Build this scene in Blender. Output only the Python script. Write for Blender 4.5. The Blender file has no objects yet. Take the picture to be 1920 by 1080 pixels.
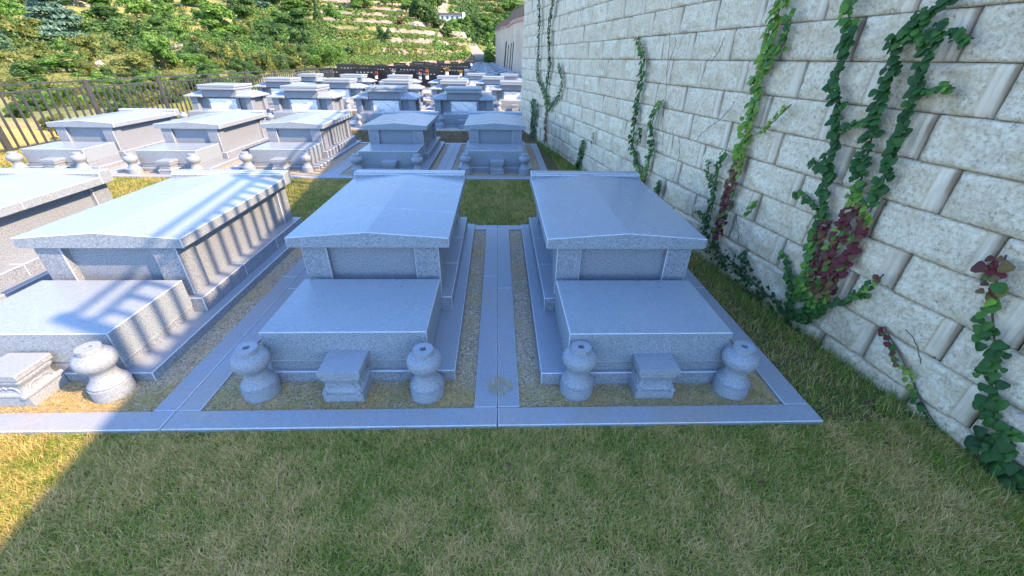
import bpy, bmesh, math, random
import numpy as np
from mathutils import Vector, Matrix
random.seed(7); RNG = np.random.default_rng(7)
R = math.radians
S = bpy.context.scene
COL = S.collection

# ------------------------------------------------------------------ camera, sky, sun, exposure
F_PX, PITCH, YAW, ROLL = 762.23, 29.824, -2.165, 0.955
CAM = Vector((0.0085, -1.533, 1.6))
_p, _y, _r = R(PITCH), R(YAW), R(ROLL)
FWD = Vector((-math.sin(_y) * math.cos(_p), math.cos(_y) * math.cos(_p), -math.sin(_p)))
_rt = FWD.cross(Vector((0, 0, 1))).normalized(); _up = _rt.cross(FWD)
RT = _rt * math.cos(_r) + _up * math.sin(_r)
UP = -_rt * math.sin(_r) + _up * math.cos(_r)
cam = bpy.data.cameras.new('camera'); cam_o = bpy.data.objects.new('camera', cam); COL.objects.link(cam_o)
cam.sensor_width = 36; cam.lens = F_PX / 1920 * 36; cam.clip_start = 0.05; cam.clip_end = 3000
cam_o.matrix_world = Matrix(((RT.x, UP.x, -FWD.x, CAM.x), (RT.y, UP.y, -FWD.y, CAM.y), (RT.z, UP.z, -FWD.z, CAM.z), (0, 0, 0, 1)))
S.camera = cam_o
SUN_EL, SUN_ROT = 39.0, 111.0
w = bpy.data.worlds.new('World'); S.world = w; w.use_nodes = True
wn = w.node_tree.nodes
sky = wn.new('ShaderNodeTexSky'); sky.sky_type = 'NISHITA'; sky.sun_disc = False
sky.sun_elevation = R(SUN_EL); sky.sun_rotation = R(SUN_ROT); sky.ozone_density = 6.0; sky.air_density = 1.0; sky.dust_density = 0.6
w.node_tree.links.new(sky.outputs[0], wn['Background'].inputs[0]); wn['Background'].inputs[1].default_value = 0.15
sun = bpy.data.lights.new('sun', 'SUN'); sun.energy = 2.95; sun.angle = R(0.53); sun.color = (1, 0.70, 0.42)
sun_o = bpy.data.objects.new('sun', sun); COL.objects.link(sun_o)
_sd = Vector((math.sin(R(SUN_ROT)) * math.cos(R(SUN_EL)), math.cos(R(SUN_ROT)) * math.cos(R(SUN_EL)), math.sin(R(SUN_EL))))
sun_o.rotation_euler = (-_sd).to_track_quat('-Z', 'Y').to_euler()
S.view_settings.view_transform = 'Standard'; S.view_settings.look = 'None'; S.view_settings.exposure = 2.12; S.view_settings.gamma = 1
S.cycles.max_bounces = 6; S.cycles.use_denoising = True

# ------------------------------------------------------------------ helpers
def ray(px, py): return FWD + RT * ((px - 960) / F_PX) - UP * ((py - 540) / F_PX)
def on_z(px, py, z=0.0):
    d = ray(px, py); return CAM + d * ((z - CAM.z) / d.z)
def on_y(px, py, y):
    d = ray(px, py); return CAM + d * ((y - CAM.y) / d.y)
WA, WB = 2.21, 0.165                                   # the block wall's face: x = WA - WB*y
def on_wall(px, py, off=0.0):
    d = ray(px, py); t = (WA - off - WB * CAM.y - CAM.x) / (d.x + WB * d.y); return CAM + d * t
def gz(y): return -0.008 * max(0.0, y - 4.0)           # the terrace falls gently away

def tag(o, label=None, cat=None, group=None, kind=None):
    if label: o['label'] = label
    if cat: o['category'] = cat
    if group: o['group'] = group
    if kind: o['kind'] = kind
    return o
def empty(name, loc, label, cat, group=None, rz=0):
    o = bpy.data.objects.new(name, None); COL.objects.link(o); o.location = loc; o.rotation_euler = (0, 0, rz); o.empty_display_size = .1
    return tag(o, label, cat, group)
def link(name, me, parent=None, loc=None):
    o = bpy.data.objects.new(name, me); COL.objects.link(o)
    if parent: o.parent = parent
    if loc is not None: o.location = loc
    return o
def copy_tree(o, parent=None):
    c = o.copy(); COL.objects.link(c); c.parent = parent
    for ch in list(o.children): copy_tree(ch, c)
    return c

ARRIS = {}
class MB:
    def __init__(s): s.v = []; s.f = []; s.m = []
    def add(s, vs, fs, m=0):
        b = len(s.v); s.v += [tuple(v) for v in vs]; s.f += [tuple(b + i for i in f) for f in fs]; s.m += [m] * len(fs); return s
    def box(s, x0, x1, y0, y1, z0, z1, m=0):
        return s.add([(x0, y0, z0), (x1, y0, z0), (x1, y1, z0), (x0, y1, z0), (x0, y0, z1), (x1, y0, z1), (x1, y1, z1), (x0, y1, z1)],
                     [(3, 2, 1, 0), (4, 5, 6, 7), (0, 1, 5, 4), (1, 2, 6, 5), (2, 3, 7, 6), (3, 0, 4, 7)], m)
    def prism_y(s, poly, y0, y1, m=0):                  # poly = (x,z) outline, counter-clockwise seen from -y
        n = len(poly)
        return s.add([(x, y0, z) for x, z in poly] + [(x, y1, z) for x, z in poly],
                     [tuple(range(n)), tuple(range(2 * n - 1, n - 1, -1))] + [(i, i + n, (i + 1) % n + n, (i + 1) % n) for i in range(n)], m)
    def prism_z(s, poly, z0, z1, m=0):
        n = len(poly)
        return s.add([(x, y, z0) for x, y in poly] + [(x, y, z1) for x, y in poly],
                     [tuple(range(n - 1, -1, -1)), tuple(range(n, 2 * n))] + [(i, (i + 1) % n, (i + 1) % n + n, i + n) for i in range(n)], m)
    def lathe(s, prof, n=28, c=(0, 0), m=0, sx=1, sy=1):
        vs = []; fs = []
        for r, z in prof:
            for i in range(n):
                a = 2 * math.pi * i / n; vs.append((c[0] + r * math.cos(a) * sx, c[1] + r * math.sin(a) * sy, z))
        for k in range(len(prof) - 1):
            for i in range(n):
                j = (i + 1) % n; fs.append((k * n + i, k * n + j, (k + 1) * n + j, (k + 1) * n + i))
        fs.append(tuple(range(n - 1, -1, -1))); fs.append(tuple((len(prof) - 1) * n + i for i in range(n)))
        return s.add(vs, fs, m)
    def tube(s, pts, r, n=5, m=0):
        P = [Vector(p) for p in pts]; vs = []; fs = []
        for i, p in enumerate(P):
            d = (P[min(i + 1, len(P) - 1)] - P[max(i - 1, 0)]).normalized()
            a = d.orthogonal().normalized() if i == 0 else (a - d * a.dot(d)).normalized()
            b = d.cross(a); rr = r[i] if isinstance(r, (list, tuple)) else r
            vs += [p + (a * math.cos(2 * math.pi * k / n) + b * math.sin(2 * math.pi * k / n)) * rr for k in range(n)]
        for i in range(len(P) - 1):
            for k in range(n):
                q = (k + 1) % n; fs.append((i * n + k, i * n + q, (i + 1) * n + q, (i + 1) * n + k))
        fs.append(tuple(range(n - 1, -1, -1))); fs.append(tuple((len(P) - 1) * n + k for k in range(n)))
        return s.add(vs, fs, m)
    def mesh(s, name, mats, bevel=0, smooth=False, seg=1, sharp=.6):
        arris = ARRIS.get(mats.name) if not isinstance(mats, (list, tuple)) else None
        me = bpy.data.meshes.new(name); me.from_pydata(s.v, [], s.f)
        for m in (mats if isinstance(mats, (list, tuple)) else [mats]): me.materials.append(m)
        me.polygons.foreach_set('material_index', s.m)
        bm = bmesh.new(); bm.from_mesh(me)
        bmesh.ops.recalc_face_normals(bm, faces=bm.faces)
        if bevel:
            ed = [e for e in bm.edges if len(e.link_faces) == 2 and e.calc_face_angle() > .35]
            mi = -1
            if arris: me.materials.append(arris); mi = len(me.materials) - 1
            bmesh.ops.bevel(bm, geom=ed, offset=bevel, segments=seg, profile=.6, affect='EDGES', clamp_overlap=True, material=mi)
        if smooth:
            for e in bm.edges:
                if len(e.link_faces) == 2 and e.calc_face_angle() > sharp: e.smooth = False
        bm.to_mesh(me); bm.free()
        if smooth: me.polygons.foreach_set('use_smooth', [True] * len(me.polygons))
        return me
    def build(s, name, mats, parent=None, loc=None, **k): return link(name, s.mesh(name, mats, **k), parent, loc)

def np_mesh(name, V, Fq, mats, attrs=None, midx=None, smooth=False):
    """V (n,3); Fq list of arrays (m,k) with k = 3 or 4."""
    me = bpy.data.meshes.new(name); V = np.asarray(V, np.float32)
    me.vertices.add(len(V)); me.vertices.foreach_set('co', V.ravel())
    loops = np.concatenate([f.ravel() for f in Fq]).astype(np.int32)
    tot = np.concatenate([np.full(len(f), f.shape[1], np.int32) for f in Fq])
    st = np.concatenate([[0], np.cumsum(tot)[:-1]]).astype(np.int32)
    me.loops.add(len(loops)); me.loops.foreach_set('vertex_index', loops)
    me.polygons.add(len(tot)); me.polygons.foreach_set('loop_start', st); me.polygons.foreach_set('loop_total', tot)
    for m in (mats if isinstance(mats, (list, tuple)) else [mats]): me.materials.append(m)
    if midx is not None: me.polygons.foreach_set('material_index', np.asarray(midx, np.int32))
    if smooth: me.polygons.foreach_set('use_smooth', np.ones(len(tot), bool))
    for k, a in (attrs or {}).items():
        at = me.attributes.new(k, 'FLOAT', 'POINT'); at.data.foreach_set('value', np.asarray(a, np.float32))
    me.update(calc_edges=True); return me

_LAT = RNG.random((64, 64, 64)).astype(np.float32)
def vnoise(x, y, z=0.0):
    x, y, z = np.broadcast_arrays(np.asarray(x, float), np.asarray(y, float), np.asarray(z, float))
    i, j, k = np.floor(x).astype(int), np.floor(y).astype(int), np.floor(z).astype(int)
    u, v, t = x - i, y - j, z - k
    u, v, t = u * u * (3 - 2 * u), v * v * (3 - 2 * v), t * t * (3 - 2 * t)
    g = lambda a, b, c: _LAT[(i + a) & 63, (j + b) & 63, (k + c) & 63]
    l = lambda a, b, q: a + (b - a) * q
    return l(l(l(g(0, 0, 0), g(1, 0, 0), u), l(g(0, 1, 0), g(1, 1, 0), u), v), l(l(g(0, 0, 1), g(1, 0, 1), u), l(g(0, 1, 1), g(1, 1, 1), u), v), t)
def fbm(x, y, z=0.0, o=4):
    s = 0; a = .5; n = 0
    for q in range(o):
        s = s + a * vnoise(np.asarray(x) * 2 ** q + 7.3 * q, np.asarray(y) * 2 ** q + 3.1 * q, np.asarray(z) * 2 ** q); n += a; a *= .5
    return s / n

# ------------------------------------------------------------------ materials
class NT:
    def __init__(s, name, rough=.6, spec=.5):
        s.m = bpy.data.materials.new(name); s.m.use_nodes = True; s.t = s.m.node_tree; s.n = s.t.nodes; s.b = s.n['Principled BSDF']
        s.b.inputs['Roughness'].default_value = rough; s.b.inputs['Specular IOR Level'].default_value = spec; s.co = None
    def N(s, typ, ins=None, **kw):
        x = s.n.new('ShaderNode' + typ)
        for k, v in kw.items(): setattr(x, k, v)
        for k, v in (ins or {}).items(): s.set(x.inputs[k], v)
        return x
    def set(s, sock, v):
        if hasattr(v, 'is_output'): s.t.links.new(v, sock)
        elif isinstance(v, (tuple, list)) and len(v) == 3 and sock.type == 'RGBA': sock.default_value = (*v, 1)
        else: sock.default_value = v
    def coord(s, which='Object'):
        if not s.co: s.co = s.n.new('ShaderNodeTexCoord')
        return s.co.outputs[which]
    def noise(s, scale, detail=4, rough=.55, vec=None, dist=0):
        return s.N('TexNoise', {'Vector': vec or s.coord(), 'Scale': scale, 'Detail': detail, 'Roughness': rough, 'Distortion': dist}).outputs['Fac']
    def voro(s, scale, out='Distance', vec=None, feature='F1'):
        return s.N('TexVoronoi', {'Vector': vec or s.coord(), 'Scale': scale}, feature=feature).outputs[out]
    def ramp(s, fac, stops):
        x = s.N('ValToRGB', {'Fac': fac}); e = x.color_ramp.elements
        while len(e) < len(stops): e.new(.5)
        for q, (p, c) in zip(e, stops): q.position = p; q.color = (*c, 1) if len(c) == 3 else c
        return x.outputs['Color']
    def mix(s, f, a, b, typ='MIX'):
        x = s.N('Mix', data_type='RGBA', blend_type=typ); s.set(x.inputs['Factor'], f); s.set(x.inputs[6], a); s.set(x.inputs[7], b); return x.outputs[2]
    def math(s, op, a, b=0.0, c=None):
        x = s.N('Math', operation=op); s.set(x.inputs[0], a); s.set(x.inputs[1], b)
        if c is not None: s.set(x.inputs[2], c)
        return x.outputs[0]
    def attr(s, name, out='Fac'): return s.N('Attribute', attribute_name=name).outputs[out]
    def nz(s):
        g = s.N('NewGeometry'); x = s.N('SeparateXYZ', {0: g.outputs['Normal']}); return x.outputs[2]
    def bump(s, h, dist=.01, strength=1.0):
        x = s.N('Bump', {'Height': h, 'Distance': dist, 'Strength': strength}); s.t.links.new(x.outputs[0], s.b.inputs['Normal'])
    def color(s, c): s.set(s.b.inputs['Base Color'], c); return s
    def rough(s, r): s.set(s.b.inputs['Roughness'], r); return s

def granite(name, base, contrast=1.0, top_rough=.27, side_rough=.5, bumpy=.0012, dirty=False):
    t = NT(name, .5, .36)
    n1 = t.noise(125, 3, .75); n2 = t.noise(48, 3, .65); n3 = t.noise(2.2, 4, .55)
    c = [tuple(b * k for b in base) for k in (1 - .58 * contrast, 1 - .20 * contrast, 1.03, 1 + .24 * contrast)]
    speck = t.ramp(n1, [(.36, c[0]), (.45, c[1]), (.54, c[2]), (.66, c[3])])
    soft = t.ramp(n1, [(.34, tuple(b * (1 - .22 * contrast) for b in base)), (.48, base), (.66, tuple(b * 1.12 for b in base))])
    up = t.math('GREATER_THAN', t.nz(), .93)
    col = t.mix(up, speck, soft)
    col = t.mix(.3, col, t.ramp(n2, [(.35, (.72, .72, .72)), (.65, (1, 1, 1))]), 'MULTIPLY')
    col = t.mix(.35, col, t.ramp(n3, [(.3, (.82, .82, .8)), (.7, (1, 1, 1))]), 'MULTIPLY')
    if dirty: col = t.mix(t.ramp(t.noise(1.6, 6, .7), [(.46, (0, 0, 0)), (.72, (.62, .62, .62))]), col, t.ramp(t.noise(30, 4), [(.3, (.30, .25, .19)), (.7, (.44, .38, .30))]))
    t.color(col)
    r = t.math('MULTIPLY_ADD', up, top_rough - side_rough, side_rough)
    t.rough(t.math('ADD', r, t.math('MULTIPLY', t.math('SUBTRACT', n3, .5), .12)))
    t.bump(t.math('MULTIPLY', n1, t.math('SUBTRACT', 1.0, t.math('MULTIPLY', up, .96))), bumpy, .8)
    return t.m
M = {}
M['granite'] = granite('grey granite', (.280, .336, .400))
M['granite_honed'] = granite('honed granite', (.258, .298, .358), 1.05, .42, .5)
M['carved'] = granite('carved granite', (.285, .328, .39), .6, .5, .55)
M['kerb'] = granite('kerb granite', (.285, .325, .385), .5, .5, .55, .0012, True)
t = NT('black granite', .22); t.color(t.ramp(t.noise(160, 2), [(.4, (.006, .006, .007)), (.7, (.02, .02, .022))])); M['black'] = t.m
t = NT('arris highlight', .35); t.color(t.ramp(t.noise(60, 3), [(.3, (.40, .45, .53)), (.7, (.54, .60, .68))])); M['arris'] = t.m  # sawn chamfers, coloured paler to paint in the highlights along stone edges
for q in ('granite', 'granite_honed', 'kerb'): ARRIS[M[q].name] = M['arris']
t = NT('carved marble', .4)
vn = t.noise(3.2, 6, .6, dist=1.6); vn2 = t.N('TexWave', {'Vector': t.coord(), 'Scale': 2.2, 'Distortion': 9.0, 'Detail': 3.0}, bands_direction='DIAGONAL').outputs['Fac']
t.color(t.mix(t.math('MULTIPLY', t.ramp(vn2, [(.0, (1, 1, 1)), (.10, (0, 0, 0))]), .7), t.ramp(vn, [(.42, (.70, .72, .76)), (.55, (.86, .87, .88))]), (.42, .44, .48)))
M['marble'] = t.m
# ground materials
t = NT('gravel bed', .85)
v = t.voro(170); vc = t.voro(170, 'Color'); big = t.noise(3.5, 4, .6)
sp = t.N('SeparateColor', {0: vc})
peb = t.ramp(sp.outputs[0], [(.0, (.13, .095, .065)), (.35, (.32, .25, .175)), (.7, (.50, .41, .30)), (1, (.70, .60, .46))])
t.color(t.mix(t.ramp(big, [(.45, (0, 0, 0)), (.62, (.75, .75, .75))]), peb, t.ramp(t.noise(60, 3), [(.35, (.26, .175, .08)), (.65, (.60, .45, .24))])))
t.bump(t.math('SUBTRACT', 1.0, v), .006, .9); M['gravel'] = t.m
t = NT('lawn soil', .95)
t.color(t.mix(t.ramp(t.noise(1.7, 5), [(.4, (0, 0, 0)), (.6, (1, 1, 1))]), t.ramp(t.noise(45, 4), [(.3, (.05, .05, .018)), (.7, (.13, .12, .04))]), t.ramp(t.noise(50, 4), [(.3, (.07, .045, .025)), (.7, (.20, .13, .07))])))
t.bump(t.noise(40, 4), .02, .7); M['soil'] = t.m
def blade(name, stops, trans=.25):
    t = NT(name, .6, .25)
    c = t.ramp(t.attr('dry'), stops); t.color(c)
    tr = t.N('BsdfTranslucent', {'Color': c}); mx = t.N('MixShader', {0: trans, 1: t.b.outputs[0], 2: tr.outputs[0]})
    t.t.links.new(mx.outputs[0], t.n['Material Output'].inputs[0]); return t.m
M['grass'] = blade('grass blades', [(.0, (.10, .22, .025)), (.3, (.22, .34, .045)), (.5, (.40, .40, .09)), (.7, (.56, .42, .15)), (1, (.74, .56, .26))], .35)
M['dead'] = blade('dead grass', [(.0, (.12, .11, .05)), (.4, (.23, .16, .09)), (1, (.40, .30, .17))], .1)
# block wall
t = NT('split face block', .9, .2)
st = t.attr('strip'); tn = t.attr('tint')
rk = t.noise(48, 6, .78); rk2 = t.noise(9, 4, .6); rk3 = t.noise(3.0, 4)
face = t.ramp(rk, [(.32, (.30, .23, .15)), (.43, (.72, .61, .45)), (.55, (.92, .81, .62)), (.68, (.97, .90, .75))])
face = t.mix(t.ramp(rk2, [(.46, (0, 0, 0)), (.70, (.50, .50, .50))]), face, (.64, .49, .30))
face = t.mix(t.ramp(t.noise(4.2, 5, .6), [(.60, (0, 0, 0)), (.74, (.5, .5, .5))]), face, (.30, .28, .25))
mp_ = t.N('Mapping', {'Vector': t.coord(), 'Scale': (1, 1, .12)}).outputs[0]
smooth = t.ramp(t.noise(40, 4, .6, vec=mp_), [(.3, (.60, .51, .39)), (.7, (.82, .73, .59))])
smooth = t.mix(t.ramp(rk3, [(.5, (0, 0, 0)), (.75, (.6, .6, .6))]), smooth, (.45, .35, .25))
wc = t.mix(st, face, smooth)
wc = t.mix(.5, wc, t.ramp(tn, [(.0, (.86, .81, .74)), (1, (1.0, 1.0, 1.0))]), 'MULTIPLY')
wc = t.mix(t.math('MULTIPLY', t.attr('joint'), .75), wc, (.20, .135, .085))
t.color(wc); t.bump(t.math('MULTIPLY', t.noise(70, 5, .7), t.math('SUBTRACT', 1.0, t.math('MULTIPLY', st, .8))), .016, 1.0); M['block'] = t.m
t = NT('wall core', .95); t.color((.10, .08, .06)); M['core'] = t.m
t = NT('dark metal', .5); t.color(t.ramp(t.noise(20, 3), [(.3, (.035, .037, .036)), (.7, (.06, .062, .06))])); M['metal'] = t.m
def leaf(name, stops, trans=.25, rough=.5):
    t = NT(name, rough, .3)
    c = t.ramp(t.attr('tint'), stops); t.color(c)
    tr = t.N('BsdfTranslucent', {'Color': c}); mx = t.N('MixShader', {0: trans, 1: t.b.outputs[0], 2: tr.outputs[0]})
    t.t.links.new(mx.outputs[0], t.n['Material Output'].inputs[0]); return t.m
# tint 0..1: 0 dark green, .35 green, .6 bright green, .75 yellowish, .88 red brown, 1 deep red
M['ivy'] = leaf('ivy leaves', [(.0, (.018, .062, .014)), (.25, (.034, .11, .02)), (.45, (.075, .19, .024)), (.62, (.19, .34, .03)), (.76, (.16, .10, .035)), (.9, (.10, .028, .022)), (1, (.13, .016, .022))])
t = NT('bark', .9); t.color(t.ramp(t.noise(12, 4), [(.3, (.05, .035, .025)), (.7, (.15, .11, .08))])); M['bark'] = t.m
M['tree_green'] = leaf('bright foliage', [(0, (.045, .12, .02)), (.5, (.10, .22, .036)), (1, (.20, .34, .07))])
M['tree_dark'] = leaf('dark foliage', [(0, (.024, .06, .016)), (.5, (.055, .13, .03)), (1, (.12, .21, .055))])
M['tree_olive'] = leaf('olive foliage', [(0, (.06, .09, .02)), (.5, (.14, .18, .04)), (1, (.25, .27, .075))])
M['tree_blue'] = leaf('blue green foliage', [(0, (.04, .095, .065)), (.5, (.095, .19, .14)), (1, (.19, .31, .24))])
M['tree_brown'] = leaf('brown foliage', [(0, (.09, .06, .02)), (.5, (.20, .12, .04)), (1, (.26, .19, .07))])
t = NT('hillside', .95)
pos = t.coord()
gr = t.ramp(t.noise(.09, 6, .6), [(.40, (.13, .17, .035)), (.54, (.27, .26, .08)), (.68, (.42, .31, .17))])
gr = t.mix(.5, gr, t.ramp(t.noise(1.1, 5, .7), [(.3, (.45, .5, .35)), (.7, (1.1, 1.08, 1.0))]), 'MULTIPLY')
stn = t.ramp(t.noise(.9, 5, .75), [(.3, (.11, .09, .075)), (.5, (.23, .20, .175)), (.7, (.33, .295, .265))])
t.color(t.mix(t.ramp(t.nz(), [(.70, (1, 1, 1)), (.82, (0, 0, 0))]), gr, stn)); t.bump(t.noise(1.3, 5), .4, .6); M['hill'] = t.m
t = NT('far concrete', .85); t.color(t.mix(.5, t.ramp(t.noise(.35, 5), [(.3, (.50, .38, .26)), (.7, (.68, .54, .40))]), t.ramp(t.N('TexBrick', {'Vector': t.coord(), 'Scale': .5}).outputs['Fac'], [(0, (1, 1, 1)), (1, (.7, .7, .7))]), 'MULTIPLY')); M['farwall'] = t.m
t = NT('pink coping', .8); t.color(t.ramp(t.noise(1, 3), [(.3, (.36, .20, .16)), (.7, (.50, .30, .25))])); M['pink'] = t.m
t = NT('pale road', .9); t.color(t.ramp(t.noise(.8, 4), [(.3, (.25, .22, .19)), (.7, (.36, .32, .28))])); M['road'] = t.m
t = NT('pale concrete', .85); t.color(t.ramp(t.noise(2.5, 5), [(.3, (.36, .33, .29)), (.7, (.52, .49, .44))])); t.bump(t.noise(60, 3), .003); M['yard'] = t.m
def flat(name, c, rough=.6):
    t = NT(name, rough); t.color(t.ramp(t.noise(25, 3), [(.3, tuple(q * .8 for q in c)), (.7, tuple(min(1, q * 1.12) for q in c))])); return t.m
M['white'] = flat('white petals', (.8, .8, .78)); M['red'] = flat('red petals', (.60, .02, .05)); M['orange'] = flat('orange petals', (.75, .30, .02))
M['pinkf'] = flat('pink petals', (.75, .16, .25)); M['yellow'] = flat('yellow petals', (.75, .55, .05)); M['stalk'] = flat('flower stalks', (.05, .14, .03))
M['brown'] = flat('dry leaf', (.10, .03, .02)); M['housewall'] = flat('pale blue wall', (.45, .52, .62)); M['roofdark'] = flat('dark roof', (.08, .08, .09)); M['redpost'] = flat('red paint', (.55, .10, .06))
M['glass'] = flat('dark glass', (.03, .035, .04), .1); M['stucco'] = flat('light stone rubble', (.40, .37, .34), .9)

# ------------------------------------------------------------------ ground of the terrace
gm = MB()
outline = [(-9.1, -9), (6, -9), (6, 8), (9, 20), (9, 40), (4, 85), (2, 115), (2, 142), (-6, 142), (-11.5, 115), (-16.5, 85), (-16.4, 40), (-9.4, 26), (-9.1, 24)]
ys = [-9, -4, 0, 4, 8, 12, 16, 20, 24, 26, 30, 40, 60, 85, 100, 115, 142]
def span(y):
    xs = []
    for a, b in zip(outline, outline[1:] + outline[:1]):
        if min(a[1], b[1]) <= y <= max(a[1], b[1]) and a[1] != b[1]: xs.append(a[0] + (b[0] - a[0]) * (y - a[1]) / (b[1] - a[1]))
    if y in (-9,): xs += [-9.1, 6]
    if y in (142,): xs += [-6, 2]
    return min(xs), max(xs)
vs = []
for y in ys:
    a, b = span(y); vs += [(a, y, gz(y) - .03), (b, y, gz(y) - .03), (a - 1.2, y, gz(y) - 2.5)]
fs = []
for i in range(len(ys) - 1): fs += [(3 * i, 3 * i + 1, 3 * i + 4, 3 * i + 3), (3 * i + 2, 3 * i, 3 * i + 3, 3 * i + 5)]
tag(gm.add(vs, fs).build('ground', M['soil']), kind='structure')

# paving strips, kerbs and gravel beds of the first two rows
def slab(name, rects, z, m, h=.05, bevel=.004, kind='structure'):
    b = MB()
    for x0, x1, y0, y1 in rects: b.box(x0, x1, y0, y1, z - h, z)
    return tag(b.build(name, m, bevel=bevel), kind=kind)
def seam(x0, x1, y0, y1, n, along='x', g=.0025):
    out = []
    for i in range(n):
        if along == 'x': a = x0 + (x1 - x0) * i / n; c = x0 + (x1 - x0) * (i + 1) / n; out.append((a + g, c - g, y0, y1))
        else: a = y0 + (y1 - y0) * i / n; c = y0 + (y1 - y0) * (i + 1) / n; out.append((x0, x1, a + g, c - g))
    return out
PITCHX = 1.634
front = [(0, 1.667, -.12, 0)] + [(-PITCHX * (i + 1) + .0025, -PITCHX * i - .0025, -.12, 0) for i in range(4)]
front[0] = (0.0025, 1.667, -.12, -.002)
slab('kerb', front, .004, M['kerb'])
side = [(1.535, 1.667, 0.0, 1.25), (1.535, 1.667, 1.254, 2.5)]
for i in range(4):
    x = -PITCHX * i
    side += [(x - .1195, x - .002, .003, 1.45), (x - .1195, x - .002, 1.453, 2.5), (x + .002, x + .1165, .003, 1.25), (x + .002, x + .1165, 1.253, 2.5)]
slab('paving_strip', side, .002, M['kerb'])
back = [(-PITCHX * (i + 1) + .0025, -PITCHX * i - .0025, 2.502, 2.62) for i in range(4)] + [(0.0025, 1.667, 2.502, 2.62)]
slab('back_kerb', back, .003, M['kerb'])
tag(MB().box(-6.6, 1.6, -.02, 2.55, -.06, -.012).build('gravel_bed', M['gravel']), kind='structure')
# second row
X2 = -.86; P2 = 1.645
k2 = [(X2 - P2 * (i + 1) + .0025, X2 - P2 * i - .0025, 4.53, 4.65) for i in range(4)] + [(X2 + .0025, .80, 4.53, 4.65)]
k2 += [(a, b, 7.18, 7.30) for a, b, _, _ in k2]
slab('kerb_row', k2, .004, M['kerb'])
s2 = [(.68, .80, 4.655, 7.17)]
for i in range(4):
    x = X2 - P2 * i; s2 += [(x - .12, x - .002, 4.653, 7.175), (x + .002, x + .12, 4.653, 7.175)]
slab('paving_strip_row', s2, .002, M['kerb'])
tag(MB().box(-7.5, .75, 4.6, 7.25, -.06, -.012).build('gravel_bed_row', M['gravel']), kind='structure')
for j, (y0, x0, x1) in enumerate([(9.18, -8.4, .55), (13.3, -8.6, 2.2), (17.4, -8.6, 3.6), (21.5, -8.6, 5.0)]):
    tag(MB().box(x0, x1, y0, y0 + 2.3, gz(y0) - .12, gz(y0 + 1.5) + .012).build('paved_terrace', M['yard'], bevel=.006), kind='structure')
tag(MB().add([(-9, 25.6, gz(25) + .0), (7.6, 25.6, gz(25)), (3.5, 85, gz(85)), (1.5, 115, gz(115)), (1.5, 141, gz(141)), (-4.5, 141, gz(141)), (-11, 115, gz(115)), (-16, 85, gz(85)), (-16, 40.5, gz(40))], [tuple(range(9))]).build('paved_yard', M['yard']), kind='structure')

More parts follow.
